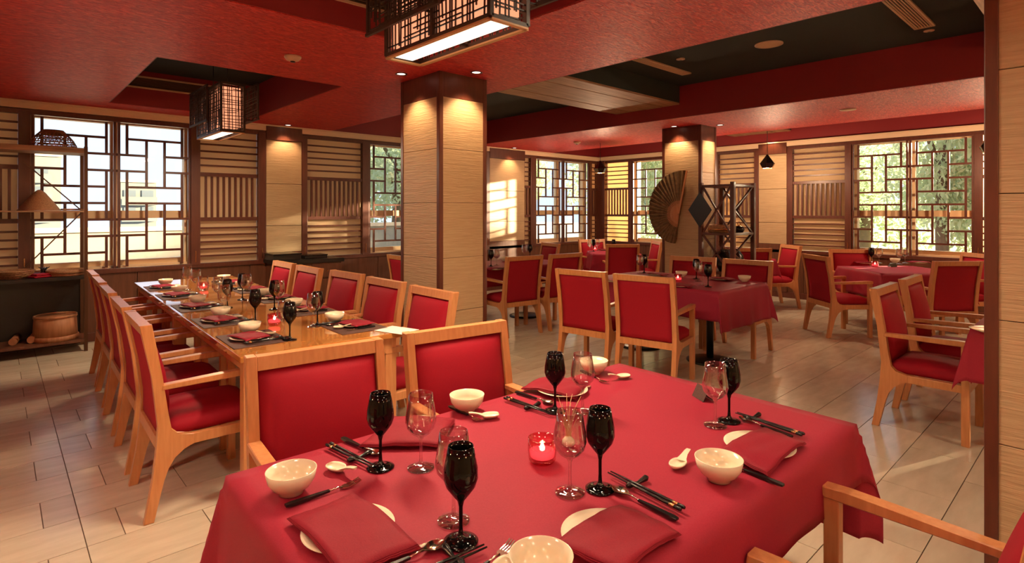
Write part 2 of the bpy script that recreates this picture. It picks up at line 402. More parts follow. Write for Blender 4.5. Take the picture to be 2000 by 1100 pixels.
for side in ('left', 'right'):
    u0, u1 = (X0, WX + 0.25) if side == 'left' else (Y0, WY)
    def shell(bm):
        wall_box(bm, side, u0, u1, 0.02, 0.25, 0.0, ZB - 0.06)
        for (k, a, b) in SEG[side]:
            if k == 'pil': wall_box(bm, side, a - 0.05, b + 0.05, 0.02, 0.25, ZB - 0.06, ZT)
    wall = struct(wname[side], shell, M['wainscot'])
    # upper wall, red
    part('upper_wall', lambda bm: wall_box(bm, side, u0, u1, 0.0, 0.25, ZT, ZC), M['red_paint'], wall)
    # wainscot boards
    n = int((u1 - u0) / 0.62)
    for q in range(n):
        a = u0 + (u1 - u0) * q / n; b = u0 + (u1 - u0) * (q + 1) / n
        if side == 'left': b = min(b, WX)
        if b - a < 0.1: continue
        part('wainscot_panel', lambda bm: wall_box(bm, side, a + 0.003, b - 0.003, -0.002, 0.02, 0.10, ZB - 0.055, 0.002), M['wainscot'], wall)
    struct('baseboard_' + side, lambda bm: wall_box(bm, side, u0, min(u1, 9.9), -0.02, 0.02, 0.0, 0.10, 0.004), M['dark_wood'])
    struct('trim_%d' % (5 if side == 'left' else 6), lambda bm: (wall_box(bm, side, u0, min(u1, WX), -0.035, 0.0, ZT + 0.005, ZS - 0.02, 0.004), wall_box(bm, side, u0, min(u1, WX), -0.055, 0.0, ZS - 0.02, ZS, 0.004)), M['cream_paint'])
    rail = part('frame_rail', lambda bm: wall_box(bm, side, u0, min(u1, WX), -0.03, 0.03, ZB - 0.055, ZB, 0.004), M['dark_wood'], wall)
    part('frame_rail', lambda bm: wall_box(bm, side, u0, min(u1, WX), -0.03, 0.03, ZT - 0.055, ZT, 0.004), M['dark_wood'], wall)
    wi = 0
    hs = {}
    for (k, a, b) in SEG[side]:
        if k == 'post':
            part('frame_post', lambda bm: wall_box(bm, side, a, b, -0.035, 0.035, ZB - 0.02, ZT - 0.03, 0.004), M['dark_wood'], wall)
            part('hinge_strip', lambda bm: wall_box(bm, side, (a + b) / 2 - 0.004, (a + b) / 2 + 0.004, -0.04, -0.034, ZB + 0.02, ZB + 0.16), M['brass'], wall)
        elif k == 'pil':
            hb = ZT - 0.115
            part('pilaster_band', lambda bm: wall_box(bm, side, a, b, -0.045, 0.02, hb, ZS, 0.003), M['dark_wood'], wall)
            zz = [ZB + 0.09, 1.28, 1.86, hb]
            for q in range(3):
                part('pilaster_panel', lambda bm: wall_box(bm, side, a + 0.004, b - 0.004, -0.03, 0.02, zz[q] + 0.003, zz[q + 1] - 0.002, 0.003), M['ripple'], wall)
            part('pilaster_foot', lambda bm: wall_box(bm, side, a, b, -0.03, 0.02, 0.1, ZB + 0.09, 0.003), M['wainscot'], wall)
        elif k == 'slat':
            z1, z2 = 1.38, 1.955
            p = part('slat_panel', lambda bm: wall_box(bm, side, a, b, 0.045, 0.06, ZB, ZT), M['shoji'], wall)
            for zr in (z1, z2):
                part('slat_rail', lambda bm: wall_box(bm, side, a, b, -0.02, 0.02, zr - 0.024, zr + 0.024, 0.002), M['dark_wood'], p)
            for (za, zb) in ((ZB, z1 - 0.024), (z2 + 0.024, ZT - 0.055)):
                for q in range(1, 6):
                    zz = za + (zb - za) * q / 6
                    key = ('h', round(b - a, 3))
                    if key not in hs:
                        hs[key] = mesh('slat', (lambda bm: box(bm, -(b - a) / 2, (b - a) / 2, -0.012, 0.012, -0.011, 0.011)) if side == 'left' else (lambda bm: box(bm, -0.012, 0.012, -(b - a) / 2, (b - a) / 2, -0.011, 0.011)), M['dark_wood'])
                    obj('slat', hs[key], p, wl(side, (a + b) / 2, 0, zz))
            nv = max(2, round((b - a) / 0.072))
            if 'v' not in hs: hs['v'] = mesh('slat', B(-0.013, 0.013, -0.013, 0.013, -(z2 - z1) / 2 + 0.024, (z2 - z1) / 2 - 0.024), M['dark_wood'])
            for q in range(1, nv):
                obj('slat', hs['v'], p, wl(side, a + (b - a) * q / nv, 0, (z1 + z2) / 2))
        elif k == 'win':
            wi += 1
            wn = {'left': ['window_1', 'window_2', 'window_3', 'window_4'], 'right': ['window_5', 'window_6', 'window_7', 'window_8']}[side][wi - 1]
            mid = (a + b) / 2
            def outer(bm):
                wall_box(bm, side, a - 0.05, b + 0.05, 0.04, 0.30, ZB - 0.1, ZB + 0.02)
                for u in (a - 0.02, b + 0.02): wall_box(bm, side, u - 0.06, u + 0.06, 0.13, 0.25, ZB, ZT)
                wall_box(bm, side, mid - 0.045, mid + 0.045, 0.15, 0.22, ZB, ZT)
                wall_box(bm, side, a, b, 0.14, 0.23, 1.40, 1.49)
                wall_box(bm, side, a, b, 0.14, 0.23, ZB, ZB + 0.08)
                wall_box(bm, side, a, b, 0.14, 0.23, ZT - 0.06, ZT)
            win = struct(wn, outer, M['window_wood'])
            part('glass_pane', lambda bm: wall_box(bm, side, a + 0.03, b - 0.03, 0.181, 0.184, ZB + 0.07, ZT - 0.05), M['pane'], win)
            gap = 0.018
            for (la, lb) in ((a + 0.004, mid - gap / 2), (mid + gap / 2, b - 0.004)):
                z0_, z1_ = ZB, ZT - 0.055
                U = lambda f: la + (lb - la) * f
                Z = lambda f: z1_ - (z1_ - z0_) * f
                fr = part('leaf_frame', lambda bm: (wall_box(bm, side, la, la + 0.024, -0.018, 0.018, z0_, z1_), wall_box(bm, side, lb - 0.024, lb, -0.018, 0.018, z0_, z1_)), M['dark_wood'], win)
                v = [0, 0.12, 0.38, 0.63, 0.88, 1.0]
                bars = []
                for r_ in (1, 4, 5, 8): bars.append(('h', v[1], v[4], r_ / 9))
                for r_ in (2, 3, 6, 7): bars += [('h', 0, v[2], r_ / 9), ('h', v[3], 1, r_ / 9)]
                for c_ in (1, 4): bars += [('v', v[c_], 0, 2 / 9), ('v', v[c_], 3 / 9, 6 / 9), ('v', v[c_], 7 / 9, 1)]
                for c_ in (2, 3): bars += [('v', v[c_], 1 / 9, 4 / 9), ('v', v[c_], 5 / 9, 8 / 9)]
                t = 0.0135
                for bb in bars:
                    if bb[0] == 'h':
                        part('lattice_bar', lambda bm: wall_box(bm, side, U(bb[1]) - t, U(bb[2]) + t, -0.012, 0.012, Z(bb[3]) - t, Z(bb[3]) + t), M['dark_wood'], fr)
                    else:
                        part('lattice_bar', lambda bm: wall_box(bm, side, U(bb[1]) - t, U(bb[1]) + t, -0.0118, 0.0118, Z(bb[3]) + t * 0.9, Z(bb[2]) - t * 0.9), M['dark_wood'], fr)
# corner post where the two walls meet
struct('trim_7', B(9.86, 9.98, 7.72, 7.99, 0, ZT, bev=0.005), M['dark_wood'])
# back walls behind the camera
struct('wall_back', B(X0 - 0.15, X0, Y0, WY, 0, ZC), M['ripple'])
struct('wall_front', B(X0 - 0.15, WX + 0.25, Y0 - 0.15, Y0, 0, ZC), M['ripple'])

# ---- pillars
def pillar(x0, x1, y0, y1):
    p = struct('pillar', B(x0 + 0.015, x1 - 0.015, y0 + 0.015, y1 - 0.015, 0, ZS), M['dark_wood'])
    zj = [0.10, 0.63, 1.09, 1.56, 2.02, 2.46]
    for q in range(5):
        a, b = zj[q] + 0.0015, zj[q + 1] - 0.0015
        part('wall_panel', B(x0, x0 + 0.015, y0 + 0.035, y1 - 0.035, a, b, bev=0.002), M['ripple'], p)
        part('wall_panel', B(x1 - 0.015, x1, y0 + 0.035, y1 - 0.035, a, b, bev=0.002), M['ripple'], p)
        part('wall_panel', B(x0 + 0.035, x1 - 0.035, y0, y0 + 0.015, a, b, bev=0.002), M['ripple'], p)
        part('wall_panel', B(x0 + 0.035, x1 - 0.035, y1 - 0.015, y1, a, b, bev=0.002), M['ripple'], p)
    for cx_ in (x0, x1):
        for cy_ in (y0, y1):
            sx, sy = (1 if cx_ == x0 else -1), (1 if cy_ == y0 else -1)
            def cor(bm):
                box(bm, min(cx_ - 0.006 * sx, cx_ + 0.036 * sx), max(cx_ - 0.006 * sx, cx_ + 0.036 * sx), min(cy_ - 0.006 * sy, cy_ + 0.036 * sy), max(cy_ - 0.006 * sy, cy_ + 0.036 * sy), 0, ZS, 0.004)
            part('corner_moulding', cor, M['dark_wood'], p)
    part('skirting', lambda bm: (box(bm, x0 - 0.004, x1 + 0.004, y0 - 0.004, y1 + 0.004, 0, 0.10, 0.003)), M['dark_wood'], p)
    part('head_band', B(x0 - 0.002, x1 + 0.002, y0 - 0.002, y1 + 0.002, 2.46, ZS, bev=0.003), M['dark_wood'], p)
    return p
pillar(2.74, 3.25, 3.88, 4.48)
pillar(7.10, 7.52, 3.90, 4.50)
pillar(2.74, 3.25, -0.26, 0.345)
pillar(7.10, 7.52, -0.26, 0.345)

# ================================================================== OUTSIDE
def ground_fill(bm):
    box(bm, -60, 70, WY + 0.27, 70, -0.8, -0.6); box(bm, WX + 0.27, 70, -60, WY + 0.27, -0.8, -0.6)
struct('ground', ground_fill, noise_mat('outside_paving', (0.80, 0.70, 0.55), (0.72, 0.64, 0.50), 0.9, (1, 1, 1), 0.4))
M['render_wall'] = noise_mat('pale_render', (0.20, 0.21, 0.19), (0.17, 0.18, 0.16), 0.9, (1, 1, 1), 0.6)
M['far_glass'] = new_mat('far_window_glass', (0.12, 0.15, 0.17), 0.3)
M['bark'] = new_mat('bark', (0.16, 0.11, 0.07), 0.9)
M['leaf_a'] = translucent('pale_green_leaves', (0.58, 0.66, 0.44), 0.5)
M['leaf_b'] = translucent('grey_green_leaves', (0.52, 0.60, 0.42), 0.5)
def far_building(x, y, w, d, h, label, floors, cols):
    t = thing('apartment_building', label, 'building', (x, y, -0.6))
    part('wall', B(-w / 2, w / 2, 0, d, 0, h), M['render_wall'], t)
    part('roof', B(-w / 2 - 0.2, w / 2 + 0.2, -0.2, d + 0.2, h, h + 0.3), M['cream_paint'], t)
    wm = mesh('window', lambda bm: (box(bm, -0.6, 0.6, -0.06, 0.0, -0.7, 0.7)), M['far_glass'])
    sm = mesh('balcony', lambda bm: (box(bm, -0.9, 0.9, -0.7, 0.0, -1.1, -0.95), box(bm, -0.9, 0.9, -0.7, -0.64, -0.95, -0.1)), M['render_wall'])
    for f_ in range(floors):
        for c_ in range(cols):
            px_ = -w / 2 + w * (c_ + 0.5) / cols; pz = 1.8 + f_ * (h - 1.5) / floors
            o = obj('window', wm, t, (px_, 0, pz)); obj('balcony', sm, o)
    return t
far_building(12.6, 80, 3.6, 5, 5.4, 'low grey building far beyond the right leaf of the large left window', 2, 2)
far_building(3.6, 80, 3.4, 5, 8.0, 'narrow grey building far beyond the left rack', 3, 1)
t = thing('garden_wall', 'pale rendered garden wall outside the left windows', 'wall', (0, 12.5, -0.6))
M['stucco'] = noise_mat('beige_stucco', (0.36, 0.32, 0.25), (0.32, 0.28, 0.22), 0.9, (1, 1, 1), 0.8)
part('wall', B(-8, 9, 0, 0.3, 0, 1.7), M['stucco'], t)
part('coping', B(-8.05, 9.05, -0.05, 0.35, 1.7, 1.78), M['cream_paint'], t)

def crown_mesh(seed, r, n, mat):
    rr = random.Random(seed)
    def f(bm):
        blobs = [(Vector((rr.uniform(-1, 1), rr.uniform(-1, 1), rr.uniform(-0.7, 0.8))) * r * 0.62, r * rr.uniform(0.35, 0.55)) for _ in range(9)]
        for i in range(n):
            c, br = rr.choice(blobs)
            v = Vector((rr.gauss(0, 1), rr.gauss(0, 1), rr.gauss(0, 1))).normalized() * br * rr.uniform(0.6, 1.05) + c
            s = rr.uniform(0.045, 0.10); a = Vector((rr.gauss(0, 1), rr.gauss(0, 1), rr.gauss(0, 1))).normalized(); b = a.orthogonal().normalized()
            bm.faces.new([bm.verts.new(v + a * s), bm.verts.new(v + b * s * 0.45), bm.verts.new(v - a * s), bm.verts.new(v - b * s * 0.45)])
    return mesh('crown', f, mat)
CR = [crown_mesh(1, 2.3, 14000, M['leaf_a']), crown_mesh(2, 2.6, 15000, M['leaf_b']), crown_mesh(3, 2.0, 12000, M['leaf_a'])]
TR = mesh('trunk', lambda bm: (tube(bm, [(0, 0, 0), (0.1, 0, 1.8), (0, 0.1, 3.2)], [0.2, 0.14, 0.1]), tube(bm, [(0.05, 0, 2.4), (0.7, 0.3, 4.0), (1.3, 0.5, 5.2)], [0.08, 0.05, 0.02]), tube(bm, [(0.05, 0, 2.6), (-0.6, -0.5, 4.2), (-1.0, -0.9, 5.4)], [0.08, 0.05, 0.02])), M['bark'])
TREES = [(14.6, 2.5, 0.62, 'broad pale green tree outside the right wall window'), (19.3, 0.8, 0.8, 'larger tree standing behind the nearest one outside the right wall'),
         (14.2, -3.2, 0.8, 'leafy tree outside, hidden by the near right pillar'), (15.0, 11.2, 0.8, 'leafy tree outside beyond the far room corner'), (8.6, 14.5, 0.75, 'tree outside seen through the window beside the pillar'),
         (15.5, 17.5, 1.0, 'taller tree outside behind the far left wall windows'), (22.5, 6.2, 1.0, 'tree outside beyond the left leaf of the right wall window')]
for i, (x, y, s, lab) in enumerate(TREES):
    t = thing('tree', lab, 'tree', (x, y, -0.6), rnd.uniform(0, 6), 'trees outside the windows')
    c_ = obj('crown', CR[i % 3], t, (0, 0, 2.7)); c_['kind'] = 'stuff'; obj('trunk', TR, t); t.scale = (s * 1.2, s * 1.2, 1.15)

def hedge(bm):
    rr = random.Random(9)
    for i in range(9000):
        v = Vector((rr.uniform(-0.6, 0.6), rr.uniform(-13, 12), 2.3 * rr.random() ** 0.7 + 0.12 * math.sin(i))); s = rr.uniform(0.08, 0.17)
        a = Vector((rr.gauss(0, 1), rr.gauss(0, 1), rr.gauss(0, 1))).normalized(); b = a.orthogonal().normalized()
        bm.faces.new([bm.verts.new(v + a * s), bm.verts.new(v + b * s * 0.5), bm.verts.new(v - a * s), bm.verts.new(v - b * s * 0.5)])
o = obj('hedge', mesh('hedge', hedge, M['leaf_b']), None, (23.0, 6.0, -0.55)); o['kind'] = 'stuff'
tag(o, 'long leafy hedge behind the trees outside the right wall', 'hedge')
# ================================================================== CEILING FITTINGS
ring = mesh('trim_ring', lambda bm: lathe(bm, [(0.036, 0.0), (0.05, 0.0), (0.052, -0.006), (0.036, -0.004)], 24, close=True), M['dark_wood'])
disc = mesh('lamp', lambda bm: lathe(bm, [(0, -0.001), (0.036, -0.001), (0.036, 0.0), (0, 0.0)], 20), M['lamp_on'])
def downlight(x, y, z, label, grp):
    t = thing('downlight', label, 'ceiling light', (x, y, z), 0, grp); obj('trim_ring', ring, t); obj('lamp', disc, t)
alab = ['small recessed spotlight in the red soffit left of the near pillar', 'small recessed spotlight in the red soffit in front of the near pillar',
        'small recessed spotlight above the pilaster by the sideboard', 'small recessed spotlight at the top left of the far pillar with fan',
        'small recessed spotlight in front of the far pillar', 'small recessed spotlight above the sunlit pilaster', 'small spotlight above the pilaster on the right wall']
for (x, y, z, p), lb in zip(ACC, alab): downlight(x, y, z + 0.009, lb, 'recessed accent spotlights')
for i, (x, y, z, p, a) in enumerate(FILL_SPOTS): downlight(x, y, z + 0.009, 'added fill down-light out of view, ' + ('over the right half of the front table', 'left of the lantern', 'right of the lantern', 'above the viewer to the left', 'behind the viewer', 'behind the right foreground pillar')[i], 'added fill down-lights out of view')

for (x, y, z, p), lb in zip(FILL_GLOBES, ('behind the viewer to the left', 'behind the viewer', 'beyond the left edge of the view', 'beyond the right edge of the view', 'far right out of view', 'far right out of view by the window wall')):
    t = thing('fill_lamp', 'added paper globe fill lamp standing ' + lb, 'floor lamp', (x, y, 0))
    part('shade', lambda bm: lathe(bm, [(0.16 * math.sin(a * PI / 12), z - 0.16 * math.cos(a * PI / 12)) for a in range(2, 11)], 24), M['shoji'], t)
    part('pole', lambda bm: tube(bm, [(0, 0, 0.02), (0, 0, z - 0.15)], 0.012, 10), M['black_metal'], t)
    part('base', lambda bm: lathe(bm, [(0, 0), (0.15, 0), (0.15, 0.02), (0, 0.022)], 24), M['black_metal'], t)
def vent_fill(n, L_, H_):
    def fr(bm):
        box(bm, 0, L_, -0.012, 0.0, 0, 0.018); box(bm, 0, L_, -0.012, 0.0, H_ - 0.018, H_); box(bm, 0, 0.018, -0.012, 0, 0.018, H_ - 0.018); box(bm, L_ - 0.018, L_, -0.012, 0, 0.018, H_ - 0.018)
    return fr
def wall_vent(x, y, z, Lx, H_, label):
    t = thing('air_vent', label, 'air vent', (x, y, z))
    part('frame', vent_fill(1, Lx, H_), M['vent'], t)
    part('backing', B(0.018, Lx - 0.018, -0.002, 0, 0.018, H_ - 0.018), M['black'], t)
    n = 7
    sm = mesh('louvre', lambda bm: prism(bm, [(-0.009, 0.002), (-0.007, 0.006), (-0.001, -0.001), (-0.003, -0.004)], 0.018, Lx - 0.018, 'x'), M['brown_metal'])
    for q in range(n): obj('louvre', sm, t, (0, 0, 0.018 + (H_ - 0.036) * (q + 0.5) / n))
wall_vent(0.97, 7.486, 2.87, 1.30, 0.14, 'long cream louvred air vent inside the far ceiling tray')
wall_vent(0.97, 3.376, 2.83, 1.30, 0.14, 'long cream louvred air vent inside the near ceiling tray')
def ceil_vent(x0, x1, y, w, label):
    t = thing('air_vent', label, 'air vent', (x0, y, ZC))
    Lx = x1 - x0
    def fr(bm):
        box(bm, 0, Lx, -w / 2, -w / 2 + 0.016, -0.014, 0); box(bm, 0, Lx, w / 2 - 0.016, w / 2, -0.014, 0); box(bm, 0, 0.016, -w / 2, w / 2, -0.014, 0); box(bm, Lx - 0.016, Lx, -w / 2, w / 2, -0.014, 0)
    part('frame', fr, M['vent'], t)
    sm = mesh('louvre', B(0.016, Lx - 0.016, -0.0035, 0.0035, -0.012, -0.002), M['vent'])
    for q in range(6): obj('louvre', sm, t, (0, -w / 2 + 0.016 + (w - 0.032) * (q + 0.5) / 6, 0))
ceil_vent(4.45, 5.85, 1.14, 0.15, 'linear air vent in the black ceiling at upper right')
ceil_vent(4.45, 5.85, 3.39, 0.12, 'linear air vent in the black ceiling beside the wooden beam')
def disk_thing(name, lab, cat, x, y, z, prof, mats, grp=None):
    t = thing(name, lab, cat, (x, y, z), 0, grp)
    for nm, pr, mt in zip(('body', 'face'), prof, mats): part(nm, lambda bm: lathe(bm, pr, 28), mt, t)
disk_thing('ceiling_speaker', 'round cream ceiling speaker in the black recess', 'speaker', 5.38, 2.26, ZC, [[(0, 0), (0.125, 0), (0.125, -0.008), (0.108, -0.012), (0.108, -0.006)], [(0, -0.007), (0.107, -0.007)]], [M['fixture'], M['vent']])
disk_thing('sensor', 'tiny round sensor in the black ceiling beside the vent', 'sensor', 5.23, 3.10, ZC, [[(0, 0), (0.045, 0), (0.045, -0.008), (0.0, -0.014)], [(0, -0.0145), (0.012, -0.0145)]], [M['fixture'], M['black']])
disk_thing('sensor', 'tiny round sensor at the end of the upper right vent', 'sensor', 6.0, 1.14, ZC, [[(0, 0), (0.04, 0), (0.04, -0.008), (0.0, -0.014)], [(0, -0.0145), (0.012, -0.0145)]], [M['fixture'], M['black']])
sd = [[(0, 0), (0.062, 0), (0.062, -0.012), (0.045, -0.032), (0.022, -0.040), (0, -0.040)], [(0, -0.0405), (0.018, -0.0405), (0.018, -0.046), (0, -0.048)]]
disk_thing('smoke_detector', 'cream smoke detector on the red soffit near the left tray', 'smoke detector', 1.66, 4.27, ZS, sd, [M['fixture'], M['black']])
disk_thing('smoke_detector', 'small smoke detector on the far soffit near the room corner', 'smoke detector', 7.34, 6.33, ZS, sd, [M['fixture'], M['black']])
disk_thing('access_disc', 'flat round cover on the far red soffit', 'ceiling cover', 7.31, 2.16, ZS, [[(0, 0), (0.085, 0), (0.085, -0.006), (0, -0.008)], [(0, -0.0085), (0.02, -0.0085)]], [M['vent'], M['vent']])

# ---- lanterns
def lantern(label, loc, lz, power, seed):
    rr = random.Random(seed)
    t = thing('lantern', label, 'lantern', loc, 0, 'wooden lattice lanterns')
    hx, hy, H_ = 0.105, 0.42, 0.46
    b_ = 0.021
    def frame(bm):
        for sx in (-1, 1):
            for sy in (-1, 1): box(bm, sx * hx - b_ / 2, sx * hx + b_ / 2, sy * hy - b_ / 2, sy * hy + b_ / 2, 0, H_)
            for zz in (0, H_): box(bm, sx * hx - b_ / 2, sx * hx + b_ / 2, -hy, hy, zz - b_ / 2, zz + b_ / 2)
            box(bm, sx * hx - b_ / 2, sx * hx + b_ / 2, -b_ / 2, b_ / 2, 0, H_)
        for sy in (-1, 1):
            for zz in (0, H_): box(bm, -hx, hx, sy * hy - b_ / 2, sy * hy + b_ / 2, zz - b_ / 2, zz + b_ / 2)
    part('frame', frame, M['dark_lat'], t)
    def inner_bottom(bm):
        box(bm, 0.02, 0.03, -hy, hy, 0.0, 0.016); box(bm, 0.03, hx, -0.006, 0.006, 0.0, 0.012)
    part('bottom_ledge', lambda bm: (box(bm, hx - 0.012, hx + 0.012, -hy, hy, -0.016, -0.008), box(bm, -hx - 0.012, -hx + 0.012, -hy, hy, -0.016, -0.008), box(bm, -hx, hx, hy - 0.012, hy + 0.012, -0.016, -0.008), box(bm, -hx, hx, -hy - 0.012, -hy + 0.012, -0.016, -0.008)), M['oak_pale'], t)
    part('cross_piece', inner_bottom, M['dark_lat'], t)
    part('diffuser', B(-hx + 0.012, 0.032, -hy + 0.03, hy - 0.03, -0.006, 0.0), M['diffuser'], t)
    part('paper_shade', lambda bm: (box(bm, -hx + 0.016, -hx + 0.018, -hy + 0.02, hy - 0.02, 0.04, H_ - 0.03), box(bm, hx - 0.030, hx - 0.028, -hy + 0.02, hy - 0.02, 0.04, H_ - 0.03),
                                    box(bm, -hx + 0.018, hx - 0.03, -hy + 0.018, -hy + 0.02, 0.04, H_ - 0.03), box(bm, -hx + 0.018, hx - 0.03, hy - 0.02, hy - 0.018, 0.04, H_ - 0.03)), M['shade'], t)
    def lat(bm, face, c, a0, a1, z0, z1, nv, nh):
        def P(u, z): return (c, u, z) if face == 'x' else (u, c, z)
        for i in range(nv):
            u = a0 + (a1 - a0) * (i + rr.uniform(0.1, 0.9)) / nv; du = rr.uniform(-0.012, 0.012)
            za, zb = sorted((rr.uniform(z0, z1), rr.uniform(z0, z1)))
            if zb - za < 0.4 * (z1 - z0): za, zb = z0, z1
            bar(bm, P(u, za), P(u + du, zb), 0.0062)
        for i in range(nh):
            zz = z0 + (z1 - z0) * (i + rr.uniform(0.1, 0.9)) / nh; dz = rr.uniform(-0.008, 0.008)
            ua, ub = sorted((rr.uniform(a0, a1), rr.uniform(a0, a1)))
            if ub - ua < 0.35 * (a1 - a0): ua, ub = a0, a1
            bar(bm, P(ua, zz), P(ub, zz + dz), 0.0062)
    def allat(bm):
        lat(bm, 'x', -hx, -hy, hy, 0, H_, 34, 17); lat(bm, 'x', hx, -hy, hy, 0, H_, 34, 17)
        lat(bm, 'y', -hy, -hx, hx, 0, H_, 9, 17); lat(bm, 'y', hy, -hx, hx, 0, H_, 9, 17)
    part('lattice', allat, M['dark_lat'], t, kind='stuff')
    # hung side screens
    for (x, ya, yb, za, zb) in ((-0.150, -0.10, 0.54, 0.13, 0.48), (0.21, -0.50, 0.26, 0.13, 0.48)):
        def scf(bm):
            for yy in (ya, (ya + yb) / 2, yb): box(bm, x - 0.008, x + 0.008, yy - 0.009, yy + 0.009, za, zb)
            for zz in (za, zb): box(bm, x - 0.008, x + 0.008, ya - 0.02, yb + 0.02, zz - 0.008, zz + 0.008)
            for yy in (ya + 0.12, yb - 0.12):
                bar(bm, (x, yy, zb), (math.copysign(hx, x), yy, zb), 0.010)
                if -hy < yy < hy: bar(bm, (x, yy, za), (math.copysign(hx, x), yy, za), 0.010)
        s_ = part('side_screen', scf, M['dark_lat'], t)
        part('lattice', lambda bm: lat(bm, 'x', x, ya, yb, za, zb, 26, 14), M['dark_lat'], s_, kind='stuff')
    def cords(bm):
        for yy in (-0.25, 0.25): tube(bm, [(0, yy, H_), (0, yy, ZC - lz)], 0.004, 6)
        for yy in (-0.25, 0.25): bar(bm, (-hx, yy, H_), (hx, yy, H_), 0.01)
    part('hanging_rod', cords, M['black_metal'], t)
    light('lantern_glow', 'AREA', (loc[0] - 0.03, loc[1], lz - 0.02), power * 1.5, (1.0, 0.72, 0.46), shape='RECTANGLE', size=0.10, size_y=0.75)
M['dark_lat'] = new_mat('dark_stained_stick', (0.035, 0.016, 0.010), 0.5)
M['oak_pale'] = new_mat('pale_wood_edge', (0.60, 0.38, 0.18), 0.5)
lantern('large hanging lattice lantern over the front table, glowing orange', (1.62, 2.20, 2.31), 2.31, 26, 3)
lantern('smaller-looking lattice lantern hanging over the far end of the long table', (1.70, 6.30, 2.27), 2.27, 22, 5)

# ---- pendants
def pend():
    t = thing('pendant_lamp', '', 'pendant lamp', group='black faceted pendant lamps')
    def shade(bm):
        n = 6; rr_ = [(0.012, 0.20), (0.03, 0.17), (0.115, 0.06), (0.075, -0.01)]
        rings = [[bm.verts.new((r * math.cos(2 * PI * k / n), r * math.sin(2 * PI * k / n), z)) for k in range(n)] for r, z in rr_]
        for a, b in zip(rings[:-1], rings[1:]):
            for k in range(n): bm.faces.new((a[k], a[(k + 1) % n], b[(k + 1) % n], b[k]))
    part('shade', shade, M['black'], t)
    def rim(bm):
        for k in range(6):
            p = [Vector((r * math.cos(2 * PI * q / 6), r * math.sin(2 * PI * q / 6), z)) for q in (k, k + 1) for r, z in ((0.118, 0.06), (0.078, -0.012))]
            bar(bm, p[1], p[3], 0.006); bar(bm, p[0], p[1], 0.004)
    part('rim', rim, M['brass'], t)
    part('bulb', lambda bm: lathe(bm, [(0, 0.0), (0.03, 0.01), (0.035, 0.035), (0.015, 0.07), (0, 0.075)], 16), M['lamp_on'], t)
    part('cord', lambda bm: tube(bm, [(0, 0, 0), (0, 0, 0.7)], 0.004, 6), M['black'], t)
    return t
pendant = Maker(pend)
for (x, y, z, top, lb) in ((7.78, 6.18, 2.16, ZS, 'black faceted pendant lamp hanging near the far room corner'), (8.80, 3.72, 2.16, ZC, 'black faceted pendant lamp hanging by the right wall pilaster'), (8.75, 1.06, 2.20, ZC, 'black pendant lamp half hidden by the right foreground pillar')):
    o = pendant(lb, (x, y, z), 0.3)
    for c_ in o.children:
        if c_.name.startswith('cord'): c_.scale = (1, 1, (top - z - 0.2) / 0.7); c_.location = (0, 0, 0.2)

